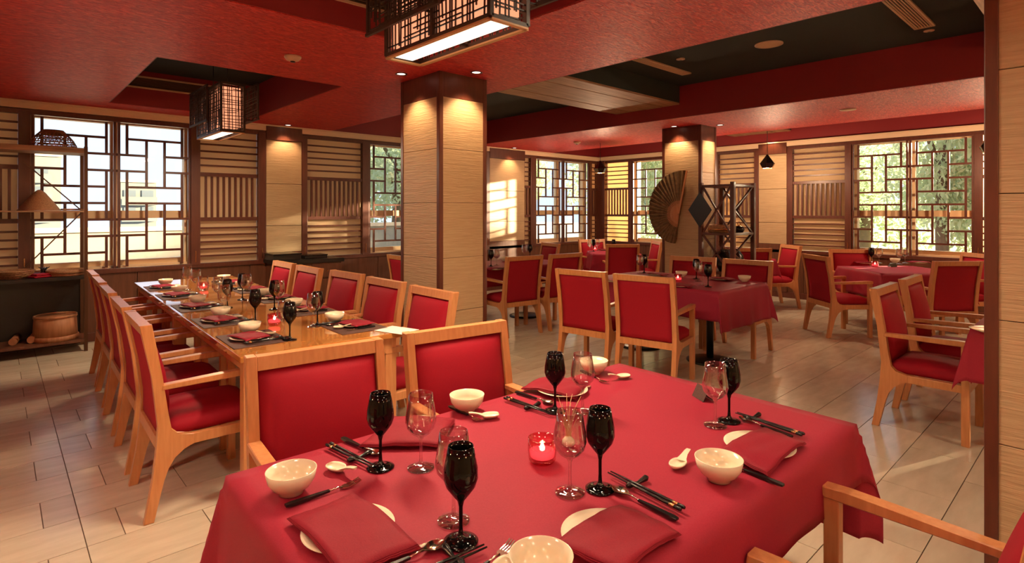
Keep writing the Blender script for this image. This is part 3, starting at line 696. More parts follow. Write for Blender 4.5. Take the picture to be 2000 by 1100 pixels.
# ================================================================== CHAIRS
def chair_proto():
    t = thing('armchair', '', 'chair')
    # rear leg and back post in one sweep, with the rounded bracket under the seat rail
    o = [(-0.290, 0.950), (-0.238, 0.950), (-0.196, 0.700), (-0.172, 0.520), (-0.160, 0.430), (-0.130, 0.398), (-0.060, 0.385), (-0.060, 0.335), (-0.105, 0.322),
         (-0.145, 0.290), (-0.172, 0.245), (-0.188, 0.190), (-0.230, 0.0), (-0.272, 0.0), (-0.238, 0.190), (-0.222, 0.330), (-0.214, 0.450), (-0.240, 0.700)]
    rear = [mesh('leg', lambda bm: prism(bm, o, y - 0.019, y + 0.019, 'y', 0.003), M['oak']) for y in (-0.25, 0.25)]
    for m_ in rear: obj('leg', m_, t)
    for y in (-0.25, 0.25):
        part('leg', B(0.222, 0.265, y - 0.021, y + 0.021, 0, 0.648, bev=0.004), M['oak'], t)
        part('armrest', lambda bm: prism(bm, [(-0.195, 0.652), (-0.20, 0.628), (0.262, 0.630), (0.272, 0.640), (0.268, 0.664), (0.20, 0.664)], y - 0.024, y + 0.024, 'y', 0.004), M['oak'], t)
        part('seat_rail', B(-0.065, 0.225, y - 0.017, y + 0.017, 0.335, 0.385, bev=0.003), M['oak'], t)
    part('seat_rail', B(0.226, 0.258, -0.23, 0.23, 0.325, 0.385, bev=0.003), M['oak'], t)
    part('top_rail', lambda bm: prism(bm, [(-0.287, 0.948), (-0.240, 0.948), (-0.231, 0.898), (-0.277, 0.898)], -0.232, 0.232, 'y', 0.003), M['oak'], t)
    part('back_rail', lambda bm: prism(bm, [(-0.219, 0.400), (-0.176, 0.400), (-0.180, 0.345), (-0.222, 0.345)], -0.232, 0.232, 'y', 0.003), M['oak'], t)
    # seat cushion: rounded pad
    def pad(bm):
        nx, ny = 10, 12; top = []; 
        for i in range(nx + 1):
            row = []
            for j in range(ny + 1):
                u, v = i / nx, j / ny; x = -0.175 + 0.435 * u; y = -0.23 + 0.46 * v
                e = min(u, 1 - u) * 0.435; f_ = min(v, 1 - v) * 0.46
                z = 0.455 + 0.028 * math.sin(PI * u) ** 0.5 * math.sin(PI * v) ** 0.5 - 0.012 * (1 - min(1, e / 0.03)) ** 2 - 0.012 * (1 - min(1, f_ / 0.03)) ** 2
                row.append(bm.verts.new((x, y, z)))
            top.append(row)
        for i in range(nx):
            for j in range(ny): bm.faces.new((top[i][j], top[i + 1][j], top[i + 1][j + 1], top[i][j + 1])).smooth = True
        edge = top[0][:] + [top[i][ny] for i in range(1, nx + 1)] + top[nx][:ny][::-1] + [top[i][0] for i in range(nx - 1, 0, -1)]
        prev = edge
        for (dz, off) in ((0.415, 0.006), (0.387, 0.0)):
            cur = [bm.verts.new((v.co.x + (off if v.co.x > 0.2 else 0), v.co.y, dz)) for v in edge]
            for k in range(len(edge)):
                k2 = (k + 1) % len(edge); bm.faces.new((prev[k], prev[k2], cur[k2], cur[k])).smooth = True
            prev = cur
        bm.faces.new(prev)
    part('seat', pad, M['fabric'], t)
    # backrest: flat cloth on the rear, bulging pad in front
    def xb(z):   # centre plane of the back posts
        pts = [(0.40, -0.195), (0.52, -0.195), (0.70, -0.218), (0.90, -0.256)]
        for (za, xa), (zb_, xb_) in zip(pts[:-1], pts[1:]):
            if z <= zb_: return xa + (xb_ - xa) * (z - za) / (zb_ - za)
        return pts[-1][1]
    def back(bm):
        nz, ny = 12, 10; fr, bk = [], []
        for i in range(nz + 1):
            a, b_ = [], []
            for j in range(ny + 1):
                u, v = i / nz, j / ny; z = 0.402 + 0.494 * u; y = -0.230 + 0.46 * v
                bul = (math.sin(PI * min(1, max(0, u))) ** 0.45) * (math.sin(PI * v) ** 0.35)
                thick = 0.010 + 0.062 * bul * (1.0 - 0.25 * u)
                a.append(bm.verts.new((xb(z) + thick, y, z))); b_.append(bm.verts.new((xb(z) - 0.012 - 0.004 * bul, y, z)))
            fr.append(a); bk.append(b_)
        for i in range(nz):
            for j in range(ny):
                bm.faces.new((fr[i][j], fr[i + 1][j], fr[i + 1][j + 1], fr[i][j + 1])).smooth = True
                bm.faces.new((bk[i][j], bk[i][j + 1], bk[i + 1][j + 1], bk[i + 1][j])).smooth = True
        def rim(p, q):
            for k in range(len(p) - 1): bm.faces.new((p[k], p[k + 1], q[k + 1], q[k]))
        rim(fr[0], bk[0]); rim(fr[-1], bk[-1]); rim([r[0] for r in fr], [r[0] for r in bk]); rim([r[-1] for r in fr], [r[-1] for r in bk])
    part('backrest', back, M['fabric'], t)
    return t
armchair = Maker(chair_proto)
def chair(bx, by, deg, label, group):
    """bx, by: foot point under the middle of the top rail; deg: heading of the sitter"""
    a = math.radians(deg)
    return armchair(label, (bx + 0.263 * math.cos(a), by + 0.263 * math.sin(a), 0), a, group)
RED = 'red upholstered oak armchair '
G1 = 'armchairs at the front table'
chair(0.950, 2.185, -97, RED + 'backing the long table, left of two facing the viewer', G1)
chair(1.605, 2.130, -98, RED + 'facing the viewer, right of the two behind the front table', G1)
chair(1.615, 0.085, 90, RED + 'at the near side of the front table, arm at lower right', G1)
chair(-0.16, 1.115, 0, RED + 'at the left end of the front table, mostly out of frame', G1)
G2 = 'armchairs along the long wooden table'
ORD = ['nearest the viewer', 'second from the viewer', 'third', 'fourth', 'farthest, by the window']
for i, (x, y) in enumerate([(0.53, 3.405), (0.548, 4.075), (0.572, 4.79), (0.60, 5.49), (0.625, 6.15)]):
    chair(x, y, -1.5, RED + 'on the left side of the long table, ' + ORD[i], G2)
for i, (x, y) in enumerate([(2.247, 3.26), (2.275, 3.955), (2.29, 4.65), (2.235, 5.33), (2.242, 5.99)]):
    chair(x, y, [180, 181, 183, 180, 180][i], RED + 'on the right side of the long table, ' + ORD[i].replace('by the window', 'by sideboard'), G2)
G3 = 'armchairs at the middle table with plum cloth'
chair(3.925, 3.345, 8, RED + 'from behind, left one before the middle plum table', G3)
chair(3.99, 2.715, 12, RED + 'from behind, right one before the middle plum table', G3)
chair(6.04, 3.42, 192, RED + 'beyond the middle table, left one, below the fan', G3)
chair(6.09, 2.79, 184, RED + 'beyond the middle table, right one, below the rack', G3)
G4 = 'armchairs at the table behind the near pillar'
chair(4.645, 4.825, 83, RED + 'seen from behind just right of the near pillar', G4)
chair(5.29, 4.745, 84, RED + 'seen from behind, second one right of the near pillar', G4)
chair(6.78, 6.42, 165, RED + 'at the far end of the table behind the pillar, turned sideways', G4)
chair(3.57, 5.90, -3, RED + 'peeping out left of the near pillar', G4)
G5 = 'armchairs at the sunlit corner table'
chair(8.20, 6.72, 247, RED + 'behind the sunlit corner table, facing the viewer', G5)
chair(7.40, 5.42, 47, RED + 'seen from behind before the sunlit corner table', G5)
chair(8.54, 5.52, 140, RED + 'right of the corner table beside the far pillar', G5)
G6 = 'armchairs at the hidden table behind the rack'
chair(9.15, 3.50, 141, RED + 'by the right wall pilaster, turned to the left', G6)
chair(8.00, 3.60, 38, RED + 'half hidden behind the tall rack', G6)
G7 = 'armchairs at the table before the right window'
chair(8.80, 2.58, 218, RED + 'behind the right window table, facing the viewer', G7)
chair(7.32, 2.52, -41, RED + 'left of the right window table, seen from its side', G7)
chair(7.59, 1.19, 50, RED + 'seen from behind before the right window table', G7)
chair(9.10, 1.20, 140, RED + 'far right under the window, partly hidden by the pillar', G7)
G8 = 'armchairs at the table cut by the right pillar'
chair(4.77, 1.175, -90, RED + 'at right, turned right, the nearer of two side by side', G8)
chair(5.53, 1.175, -90, RED + 'at right, turned right, the farther of two side by side', G8)

# ================================================================== TABLES
def cloth_fill(w, d, ox, oy, zt, seed=0, amp=0.02):
    """cloth over a w x d top centred on the origin, hanging ox / oy beyond the ends / sides"""
    rr = random.Random(seed); ph = [rr.uniform(0, 6) for _ in range(6)]
    def f(bm):
        st = 0.028
        def axis(half, o):
            n1 = max(4, int(half * 2 / 0.05)); n2 = max(5, int(o / st))
            return [-half - o * (1 - i / n2) for i in range(n2)] + [-half + 2 * half * i / n1 for i in range(n1 + 1)] + [half + o * (i + 1) / n2 for i in range(n2)]
        xs, ys = axis(w / 2, ox), axis(d / 2, oy)
        grid = []
        for x in xs:
            row = []
            for y in ys:
                ex = max(0, abs(x) - w / 2); ey = max(0, abs(y) - d / 2); sx = math.copysign(1, x); sy = math.copysign(1, y)
                px_, py_ = max(-w / 2, min(w / 2, x)), max(-d / 2, min(d / 2, y))
                r = math.hypot(ex, ey); rd = 0.007
                if r == 0: row.append(bm.verts.new((x, y, zt + 0.0006 * math.sin(9 * x + ph[0]) * math.sin(11 * y + ph[1])))); continue
                drop = max(0, r - rd * 0.57); bend = min(1.0, r / (rd * 1.57))
                outw = rd * math.sin(bend * PI / 2) + 0.04 * drop
                th = math.atan2(ey, ex)
                k = min(1, drop / 0.3)
                if ex > 0 and ey > 0:      # corner: the cloth gathers into a cone
                    flare = 0.22 * drop * math.sin(2 * th) ** 1.5
                    px_ += sx * (outw * math.cos(th) + flare * 0.7071); py_ += sy * (outw * math.sin(th) + flare * 0.7071)
                    z = zt - rd * (1 - math.cos(bend * PI / 2)) - drop * (1 - 0.10 * math.sin(2 * th))
                else:
                    s_ = py_ if ex > 0 else px_
                    wv = amp * k * (math.sin(s_ * 13 + ph[2]) * 0.6 + math.sin(s_ * 29 + ph[3]) * 0.4 + 0.25)
                    if ex > 0: px_ += sx * (outw + wv)
                    else: py_ += sy * (outw + wv)
                    z = zt - rd * (1 - math.cos(bend * PI / 2)) - drop
                row.append(bm.verts.new((px_, py_, z)))
            grid.append(row)
        for i in range(len(xs) - 1):
            for j in range(len(ys) - 1):
                bm.faces.new((grid[i][j], grid[i + 1][j], grid[i + 1][j + 1], grid[i][j + 1])).smooth = True
    return f
def cloth_obj(label, mat, w, d, ox, oy, loc, rz, seed, group='red tablecloths'):
    o = obj('tablecloth', mesh('tablecloth', cloth_fill(w, d, ox, oy, 0.762, seed, 0.007 if seed == 2 else 0.018), mat), None, loc, rz)
    md = o.modifiers.new('thickness', 'SOLIDIFY'); md.thickness = 0.002; md.offset = -1
    return tag(o, label, 'tablecloth', group)
def ped(bm):
    lathe(bm, [(0, 0.0), (0.225, 0.0), (0.225, 0.012), (0.19, 0.022), (0.05, 0.035), (0, 0.035)], 40)
col = mesh('column', lambda bm: lathe(bm, [(0, 0.03), (0.034, 0.03), (0.034, 0.72), (0, 0.72)], 24), M['black_metal'])
base = mesh('base_plate', ped, M['black_metal'])
def ped_table(label, w, d, loc, rz, bases, group):
    t = thing('dining_table', label, 'table', loc, rz, group)
    part('tabletop', B(-w / 2 + 0.004, w / 2 - 0.004, -d / 2 + 0.004, d / 2 - 0.004, 0.725, 0.756, bev=0.004), M['oak'], t)
    part('spider', lambda bm: [box(bm, x - 0.16, x + 0.16, y - 0.02, y + 0.02, 0.71, 0.725) for x, y in bases], M['black_metal'], t)
    for (x, y) in bases:
        obj('base_plate', base, t, (x, y, 0)); obj('column', col, t, (x, y, 0))
    return t
GT = 'pedestal dining tables under cloths'
TABLES = [  # label bit, w, d, centre, rot deg, bases, ox, oy, material
    ('front', 1.74, 1.02, (1.325, 1.150), -1.5, [(-0.45, 0), (0.45, 0)], 0.40, 0.195, 'cloth'),
    ('middle', 1.49, 1.02, (5.26, 3.19), 90, [(-0.42, 0.04), (0.40, 0.04)], 0.36, 0.26, 'cloth_rose'),
    ('behind pillar', 1.75, 0.90, (5.10, 5.75), -4, [(-0.42, 0), (0.42, 0)], 0.30, 0.22, 'cloth_rose'),
    ('corner', 0.80, 0.80, (7.91, 6.00), 47, [(0, 0)], 0.32, 0.30, 'cloth_rose'),
    ('behind rack', 0.78, 0.78, (8.58, 4.06), 48, [(0, 0)], 0.25, 0.25, 'cloth_rose'),
    ('right window', 1.0, 0.88, (8.21, 1.87), -42, [(0, 0)], 0.30, 0.25, 'cloth_rose'),
    ('right pillar', 1.45, 0.95, (5.20, 0.165), 0, [(-0.4, 0), (0.4, 0)], 0.33, 0.27, 'cloth'),
]
TL = {'front': 'under the deep red cloth in the foreground', 'middle': 'under the plum cloth in the middle of the room', 'behind pillar': 'behind the near pillar', 'corner': 'in the sunlit far corner',
      'behind rack': 'behind the tall open rack', 'right window': 'before the right wall window', 'right pillar': 'cut off by the right foreground pillar'}
CL = {'front': 'deep red cloth over the large foreground table', 'middle': 'plum cloth over the middle table, sunlit on its right side', 'behind pillar': 'plum cloth over the table behind the near pillar', 'corner': 'sunlit plum cloth over the far corner table',
      'behind rack': 'plum cloth corner showing behind the tall rack', 'right window': 'plum cloth over the diagonal table at the right window', 'right pillar': 'dark red cloth over the table cut by the right pillar'}
for i, (nm, w, d, c_, rz, bs, ox, oy, mt) in enumerate(TABLES):
    ped_table('black pedestal dining table ' + TL[nm], w, d, (c_[0], c_[1], 0), math.radians(rz), bs, GT)
    cloth_obj(CL[nm], M[mt], w, d, ox, oy, (c_[0], c_[1], 0), math.radians(rz), i + 2)
# long wooden table
LT = (1.425, 4.88); LR = math.radians(-2)
t = thing('long_table', 'long glossy orange-brown wooden table set for ten guests', 'table', (LT[0], LT[1], 0), LR)
part('tabletop', B(-0.46, 0.46, -1.91, 1.91, 0.728, 0.76, bev=0.005), M['table_wood'], t)
part('apron', lambda bm: (box(bm, -0.43, -0.40, -1.85, 1.85, 0.675, 0.728), box(bm, 0.40, 0.43, -1.85, 1.85, 0.675, 0.728), box(bm, -0.40, 0.40, -1.88, -1.85, 0.65, 0.728), box(bm, -0.40, 0.40, 1.85, 1.88, 0.65, 0.728)), M['oak'], t)
for x in (-0.40, 0.40):
    for y in (-1.84, 0, 1.84):
        part('leg', B(x - 0.035, x + 0.035, y - 0.035, y + 0.035, 0, 0.728, bev=0.004), M['oak'], t)
def lt(u, v): return Vector((LT[0] + u * math.cos(LR) - v * math.sin(LR), LT[1] + u * math.sin(LR) + v * math.cos(LR), 0.7605))

# ================================================================== TABLEWARE
def bowl_p():
    t = thing('bowl', '', 'bowl')
    part('body', lambda bm: lathe(bm, [(0, 0.004), (0.026, 0.004), (0.026, 0.0), (0.030, 0.0), (0.031, 0.007), (0.047, 0.018), (0.058, 0.034), (0.0635, 0.060), (0.0615, 0.0605), (0.0555, 0.036), (0.044, 0.021), (0.025, 0.012), (0, 0.010)], 48), M['white'], t)
    return t
def lathe_thing(name, cat, parts):
    def build():
        t = thing(name, '', cat)
        for nm, prof, mat, seg in parts: part(nm, lambda bm: lathe(bm, prof, seg), mat, t)
        return t
    return build
def mono(name, cat, fill, mat):
    """a thing that is a single mesh"""
    def build():
        o = obj(name, mesh(name, fill, mat)); return tag(o, '', cat)
    return build
bowl = Maker(mono('bowl', 'bowl', lambda bm: lathe(bm, [(0, 0.004), (0.026, 0.004), (0.026, 0.0), (0.030, 0.0), (0.031, 0.007), (0.047, 0.018), (0.058, 0.034), (0.0635, 0.060), (0.0615, 0.0605), (0.0555, 0.036), (0.044, 0.021), (0.025, 0.012), (0, 0.010)], 48), M['white']))
plate = Maker(mono('plate', 'plate', lambda bm: lathe(bm, [(0, 0.003), (0.055, 0.003), (0.057, 0.0), (0.062, 0.0), (0.088, 0.009), (0.103, 0.015), (0.103, 0.0165), (0.086, 0.0125), (0.060, 0.006), (0, 0.006)], 48), M['white']))
BG = [(0.0, 0.0), (0.038, 0.0), (0.039, 0.002), (0.030, 0.004), (0.012, 0.008), (0.0055, 0.018), (0.0042, 0.040), (0.0045, 0.078), (0.008, 0.092), (0.020, 0.106), (0.033, 0.124), (0.0385, 0.142), (0.0375, 0.165), (0.0325, 0.192), (0.0280, 0.213), (0.0270, 0.213), (0.0315, 0.190), (0.0362, 0.165), (0.0370, 0.142), (0.031, 0.126), (0.018, 0.110), (0.0, 0.104)]
black_glass = Maker(mono('black_goblet', 'wine glass', lambda bm: lathe(bm, BG, 40), M['black_gloss']))
CGo = [(0.039, 0.0015), (0.037, 0.0035), (0.022, 0.006), (0.009, 0.010), (0.0048, 0.020), (0.0040, 0.050), (0.0046, 0.080), (0.010, 0.090), (0.026, 0.100), (0.039, 0.116), (0.0435, 0.134), (0.0420, 0.155), (0.0375, 0.182), (0.0335, 0.212)]
CGi = [(0.0328, 0.212), (0.0368, 0.182), (0.0412, 0.155), (0.0427, 0.134), (0.038, 0.118), (0.025, 0.103), (0.0, 0.097)]
clear_glass = Maker(mono('clear_wine_glass', 'wine glass', lambda bm: lathe(bm, [(0, 0.0), (0.0385, 0.0)] + CGo + CGi, 40), M['clear']))
def spoon_c(bm):   # white porcelain spoon along +x, bowl at the origin
    nu, nv = 12, 10; top = []
    for i in range(nu + 1):
        row = []
        for j in range(nv + 1):
            a = -PI / 2 + PI * i / nu; x = 0.030 * math.sin(a); wv = 0.022 * math.cos(a) ** 0.7 if math.cos(a) > 1e-6 else 0
            v = -1 + 2 * j / nv; y = wv * v
            z = 0.016 - 0.012 * (1 - v * v) * max(0, math.cos(a)) ** 0.6
            row.append((x, y, z))
        top.append(row)
    vt = [[bm.verts.new(p) for p in r] for r in top]; vb = [[bm.verts.new((p[0] * 1.05, p[1] * 1.05, max(0.0, p[2] - 0.0035))) for p in r] for r in top]
    for i in range(nu):
        for j in range(nv):
            bm.faces.new((vt[i][j], vt[i + 1][j], vt[i + 1][j + 1], vt[i][j + 1])).smooth = True
            bm.faces.new((vb[i][j], vb[i][j + 1], vb[i + 1][j + 1], vb[i + 1][j])).smooth = True
    for j in (0, nv):
        for i in range(nu): bm.faces.new((vt[i][j], vt[i + 1][j], vb[i + 1][j], vb[i][j])).smooth = True
    pts = [(0.022, 0.013), (0.032, 0.017), (0.048, 0.023), (0.066, 0.027), (0.078, 0.028)]; ws = [0.017, 0.012, 0.0085, 0.0075, 0.006]
    for k in range(4):
        (x0, z0), (x1, z1) = pts[k], pts[k + 1]; a, b = ws[k], ws[k + 1]
        q = [bm.verts.new(p) for p in ((x0, -a, z0), (x0, a, z0), (x0, a * 0.6, z0 - 0.005), (x0, -a * 0.6, z0 - 0.005), (x1, -b, z1), (x1, b, z1), (x1, b * 0.6, z1 - 0.005), (x1, -b * 0.6, z1 - 0.005))]
        for f_ in ((0, 1, 5, 4), (1, 2, 6, 5), (2, 3, 7, 6), (3, 0, 4, 7)) + (((4, 5, 6, 7),) if k == 3 else ()): bm.faces.new([q[i] for i in f_])
soup_spoon = Maker(mono('porcelain_spoon', 'spoon', spoon_c, M['white']))
def stick():       # chopstick along +x from thin tip (0) to thick end
    t = thing('chopstick', '', 'chopstick')
    part('shaft', lambda bm: tube(bm, [(0, 0, 0), (0.10, 0, 0), (0.205, 0, 0)], [0.0020, 0.0036, 0.0045], 8), M['black_cer'], t)
    part('band', lambda bm: tube(bm, [(0.205, 0, 0), (0.220, 0, 0)], 0.0047, 8), M['brass'], t)
    part('cap', lambda bm: tube(bm, [(0.220, 0, 0), (0.236, 0, 0), (0.24, 0, 0)], [0.0047, 0.0050, 0.0038], 8), M['black_cer'], t)
    return t
chopstick = Maker(stick)
crest = Maker(mono('chopstick_rest', 'chopstick rest', lambda bm: tube(bm, [(0, -0.042, 0.008), (0, -0.034, 0.0085), (0, -0.018, 0.0065), (0, 0.0, 0.0045), (0, 0.018, 0.0065), (0, 0.034, 0.0085), (0, 0.042, 0.008)], [0.004, 0.0085, 0.0065, 0.0045, 0.0065, 0.0085, 0.004], 12), M['black_cer']))
def handle(bm): 
    prism(bm, [(0.085, -0.0035), (0.085, 0.0035), (0.13, 0.0055), (0.185, 0.0075), (0.198, 0.006), (0.198, -0.006), (0.185, -0.0075), (0.13, -0.0055)], 0.0015, 0.0085, 'z', 0.0012)
def fork():
    t = thing('fork', '', 'fork')
    def head(bm):
        tube(bm, [(0.088, 0, 0.005), (0.062, 0, 0.006), (0.050, 0, 0.003)], [0.0028, 0.0022, 0.003], 8)
        prism(bm, [(0.053, -0.004), (0.053, 0.004), (0.046, 0.0105), (0.034, 0.0115), (0.034, -0.0115), (0.046, -0.0105)], 0.0015, 0.0035, 'z')
        for k in range(4):
            y = -0.0098 + k * 0.00653; bar(bm, (0.035, y, 0.0025), (0.016, y, 0.0045), 0.0034, 0.002); bar(bm, (0.016, y, 0.0045), (0.0, y, 0.010), 0.0028, 0.0018)
    part('head', head, M['steel'], t); part('handle', handle, M['black_cer'], t); return t
def spoon():
    t = thing('table_spoon', '', 'spoon')
    def head(bm):
        nu, nv = 12, 8; vt, vb = [], []
        for i in range(nu + 1):
            a, b = [], []
            for j in range(nv + 1):
                s = i / nu; x = 0.056 * s; hw = 0.0175 * math.sin(PI * min(0.97, max(0.03, s * 0.94 + 0.03)) ** 0.85); v = -1 + 2 * j / nv
                dp = 0.008 * (1 - v * v) * math.sin(PI * s)
                z = 0.0095 - dp
                a.append(bm.verts.new((x, hw * v, z))); b.append(bm.verts.new((x, hw * v, z - 0.0012)))
            vt.append(a); vb.append(b)
        for i in range(nu):
            for j in range(nv):
                bm.faces.new((vt[i][j], vt[i + 1][j], vt[i + 1][j + 1], vt[i][j + 1])).smooth = True
                bm.faces.new((vb[i][j], vb[i][j + 1], vb[i + 1][j + 1], vb[i + 1][j])).smooth = True
        tube(bm, [(0.088, 0, 0.005), (0.070, 0, 0.008), (0.052, 0, 0.0085)], [0.0028, 0.0022, 0.003], 8)
    part('head', head, M['steel'], t); part('handle', handle, M['black_cer'], t); return t
def knife():
    t = thing('table_knife', '', 'knife')
    part('blade', lambda bm: prism(bm, [(0.0, -0.003), (0.012, 0.006), (0.075, 0.008), (0.088, 0.004), (0.088, -0.004), (0.02, -0.006)], 0.002, 0.0038, 'z'), M['steel'], t)
    part('handle', handle, M['black_cer'], t); return t
fork, spoon, knife = Maker(fork), Maker(spoon), Maker(knife)
def napkin_quad(label, q, z=0.772, layers=3, group=None, seed=0):
    """folded napkin lying over a plate: q = four corners (a, b, c, d) in plan"""
    rr = random.Random(seed)
    cen = sum((Vector((p[0], p[1])) for p in q), Vector((0, 0))) / 4
    def f(bm):
        n = 12
        for l in range(layers):
            V = []
            sh = 0.022 * (layers - 1 - l)
            for i in range(n + 1):
                row = []
                for j in range(n + 1):
                    u, v = i / n, j / n
                    p = (Vector(q[0][:2]) * (1 - u) + Vector(q[1][:2]) * u) * (1 - v) + (Vector(q[3][:2]) * (1 - u) + Vector(q[2][:2]) * u) * v - cen
                    e = math.hypot(p.x, p.y)
                    sag = -0.011 * max(0, min(1, (e - 0.085) / 0.05)) ** 1.5
                    wv = 0.0022 * math.sin(7 * u + 3 * v + seed) + 0.0016 * math.sin(15 * v - 6 * u + seed) + 0.0009 * math.sin(31 * u + 9 * v)
                    k = 1 + sh
                    row.append((p.x * k, p.y * k, 0.005 + 0.0024 * l + sag + wv * (1 - 0.2 * l)))
                V.append(row)
            top = [[bm.verts.new((a, b, c + 0.0009)) for a, b, c in r] for r in V]; bot = [[bm.verts.new((a, b, c - 0.0009)) for a, b, c in r] for r in V]
            for i in range(n):
                for j in range(n):
                    bm.faces.new((top[i][j], top[i + 1][j], top[i + 1][j + 1], top[i][j + 1])).smooth = True
                    bm.faces.new((bot[i][j], bot[i][j + 1], bot[i + 1][j + 1], bot[i + 1][j])).smooth = True
            for (A, Bb) in ((top[0], bot[0]), (top[-1], bot[-1]), ([r[0] for r in top], [r[0] for r in bot]), ([r[-1] for r in top], [r[-1] for r in bot])):
                for k in range(n): bm.faces.new((A[k], A[k + 1], Bb[k + 1], Bb[k]))
    o = obj('napkin', mesh('napkin', f, M['napkin']), None, (cen.x, cen.y, z))
    return tag(o, label, 'napkin', group)
def rect(cx_, cy_, w, d, a):
    c_, s_ = math.cos(a), math.sin(a)
    return [(cx_ + u * c_ - v * s_, cy_ + u * s_ + v * c_) for u, v in ((-w / 2, -d / 2), (w / 2, -d / 2), (w / 2, d / 2), (-w / 2, d / 2))]
def candle_p():
    t = thing('candle_holder', '', 'candle')
    part('glass', lambda bm: lathe(bm, [(0, 0.0), (0.028, 0.0), (0.0325, 0.006), (0.035, 0.03), (0.0345, 0.062), (0.0325, 0.062), (0.033, 0.03), (0.030, 0.014), (0, 0.012)], 36), M['red_glass'], t)
    part('wax', lambda bm: lathe(bm, [(0, 0.0125), (0.029, 0.0145), (0.031, 0.028), (0.010, 0.0265), (0, 0.026)], 28), M['wax'], t)
    part('flame', lambda bm: lathe(bm, [(0, 0.026), (0.006, 0.030), (0.007, 0.036), (0.0035, 0.046), (0, 0.055)], 12), M['flame'], t)
    for c_ in t.children: c_.scale = (1.2, 1.2, 1.12)
    return t
candle = Maker(candle_p)
def along(p, q):   # object drawn along +x from p (origin) towards q
    return math.atan2(q.y - p.y, q.x - p.x)
ZT_ = 0.7645
def lay(mk, p, q, label, z=ZT_, group=None):
    a, b = at(p[0], p[1], z), at(q[0], q[1], z)
    return mk(label, a, along(a, b), group)
FRONT = 'at the %s of the front table'
P = {'L': 'left end', 'A': 'far left place', 'B': 'far right place', 'R': 'right end', 'N': 'near side'}
lab = lambda s, k: s + ' ' + FRONT % P[k]
GB, GG, GC = 'white bowls on the front table', 'black goblets on the front table', 'clear wine glasses on the front table'
for k, (x, y) in {'L': (569, 962), 'A': (912, 802), 'B': (1160, 729), 'R': (1404, 937), 'N': (1057, 1142)}.items():
    bowl(lab('round white porcelain bowl', k), at(x, y, ZT_), 0, GB)
for k, p_, q_ in (('L', (656, 920), (690, 932)), ('A', (958, 817), (912, 822)), ('B', (1218, 739), (1190, 743)), ('R', (1324, 913), (1350, 891)), ('N', (985, 1115), (1012, 1092))):
    lay(soup_spoon, p_, q_, lab('short white porcelain soup spoon', k), group='white soup spoons on the front table')
for k, (x, y) in {'A': (743, 913), 'L': (900, 1058), 'B': (1084, 803), 'N': (1172, 955), 'R': (1424, 822)}.items():
    black_glass(lab('opaque black stemmed goblet', k), at(x, y, ZT_), 0, GG)
for k, (x, y) in {'A': (822, 914), 'L': (886, 1017), 'B': (1138, 804), 'N': (1113, 962), 'R': (1397, 831)}.items():
    clear_glass(lab('clear stemmed wine glass', k), at(x, y, ZT_), 0, GC)
candle('red glass votive with a lit candle in the middle of the front table', at(1059, 901, ZT_), 0, 'red votive candles')
# plates with folded napkins
for k, (x, y) in {'L': (681, 1042), 'A': (812, 843), 'B': (1098, 766), 'R': (1483, 877), 'N': (1186, 1055)}.items():
    plate(lab('white side plate under a napkin', k), at(x, y, ZT_), 0, 'white plates on the front table')
for k, q in {'L': ((565, 1010), (690, 962), (816, 1060), (672, 1122)), 'A': ((705, 868), (770, 812), (886, 815), (862, 866)), 'B': ((1020, 756), (1068, 735), (1150, 748), (1122, 775)),
             'R': ((1408, 878), (1492, 834), (1572, 862), (1498, 922)), 'N': ((1082, 1058), (1212, 984), (1326, 1038), (1215, 1120))}.items():
    napkin_quad(lab('folded dark red linen napkin', k), [at(x, y, 0.782)[:2] for x, y in q], 0.7805, 3, 'red napkins on the front table', ord(k))
# cutlery: (tip, end) in the photograph
for k, p_, q_ in (('L', (703, 942), (523, 1004)), ('A', (942, 826), (886, 800)), ('B', (1186, 750), (1160, 738)), ('N', (1003, 1064), (960, 1098))):
    lay(fork, p_, q_, lab('fork with black handle and steel tines', k), group='forks on the front table')
for k, p_, q_ in (('L', (868, 1064), (760, 1112)), ('A', (742, 893), (655, 852)), ('B', (1080, 792), (993, 763)), ('R', (1444, 818), (1578, 868)), ('N', (1196, 956), (1357, 1036))):
    lay(spoon, p_, q_, lab('steel table spoon with black handle', k), group='table spoons on the front table')
for k, p_, q_ in (('L', (860, 1056), (742, 1100)), ('A', (880, 832), (752, 880)), ('B', (1155, 755), (1070, 778)), ('R', (1400, 900), (1495, 938)), ('N', (1130, 1130), (1340, 1045))):
    lay(knife, p_, q_, lab('black-handled table knife', k), z=ZT_, group='table knives on the front table')
for k, c_, p_, q_ in (('L', (885, 1092), (948, 1066), (800, 1130)), ('A', (703, 896), (732, 912), (632, 862)), ('B', (1040, 797), (1078, 808), (972, 771)), ('R', (1472, 818), (1438, 806), (1602, 860)), ('N', (1245, 947), (1190, 922), (1385, 1020))):
    a, b = at(p_[0], p_[1], 0.776), at(q_[0], q_[1], 0.776); an = along(a, b); pv = Vector((-math.sin(an), math.cos(an), 0))
    c0 = at(c_[0], c_[1], ZT_)
    r_ = crest(lab('black ceramic chopstick rest', k), c0, an, 'chopstick rests on the front table')
    for s_, w_ in ((-0.0052, 'inner'), (0.0058, 'outer')):
        chopstick(lab('%s one of two black brass-banded chopsticks' % w_, k), a + pv * s_, an + s_ * 1.5, 'chopsticks on the front table')
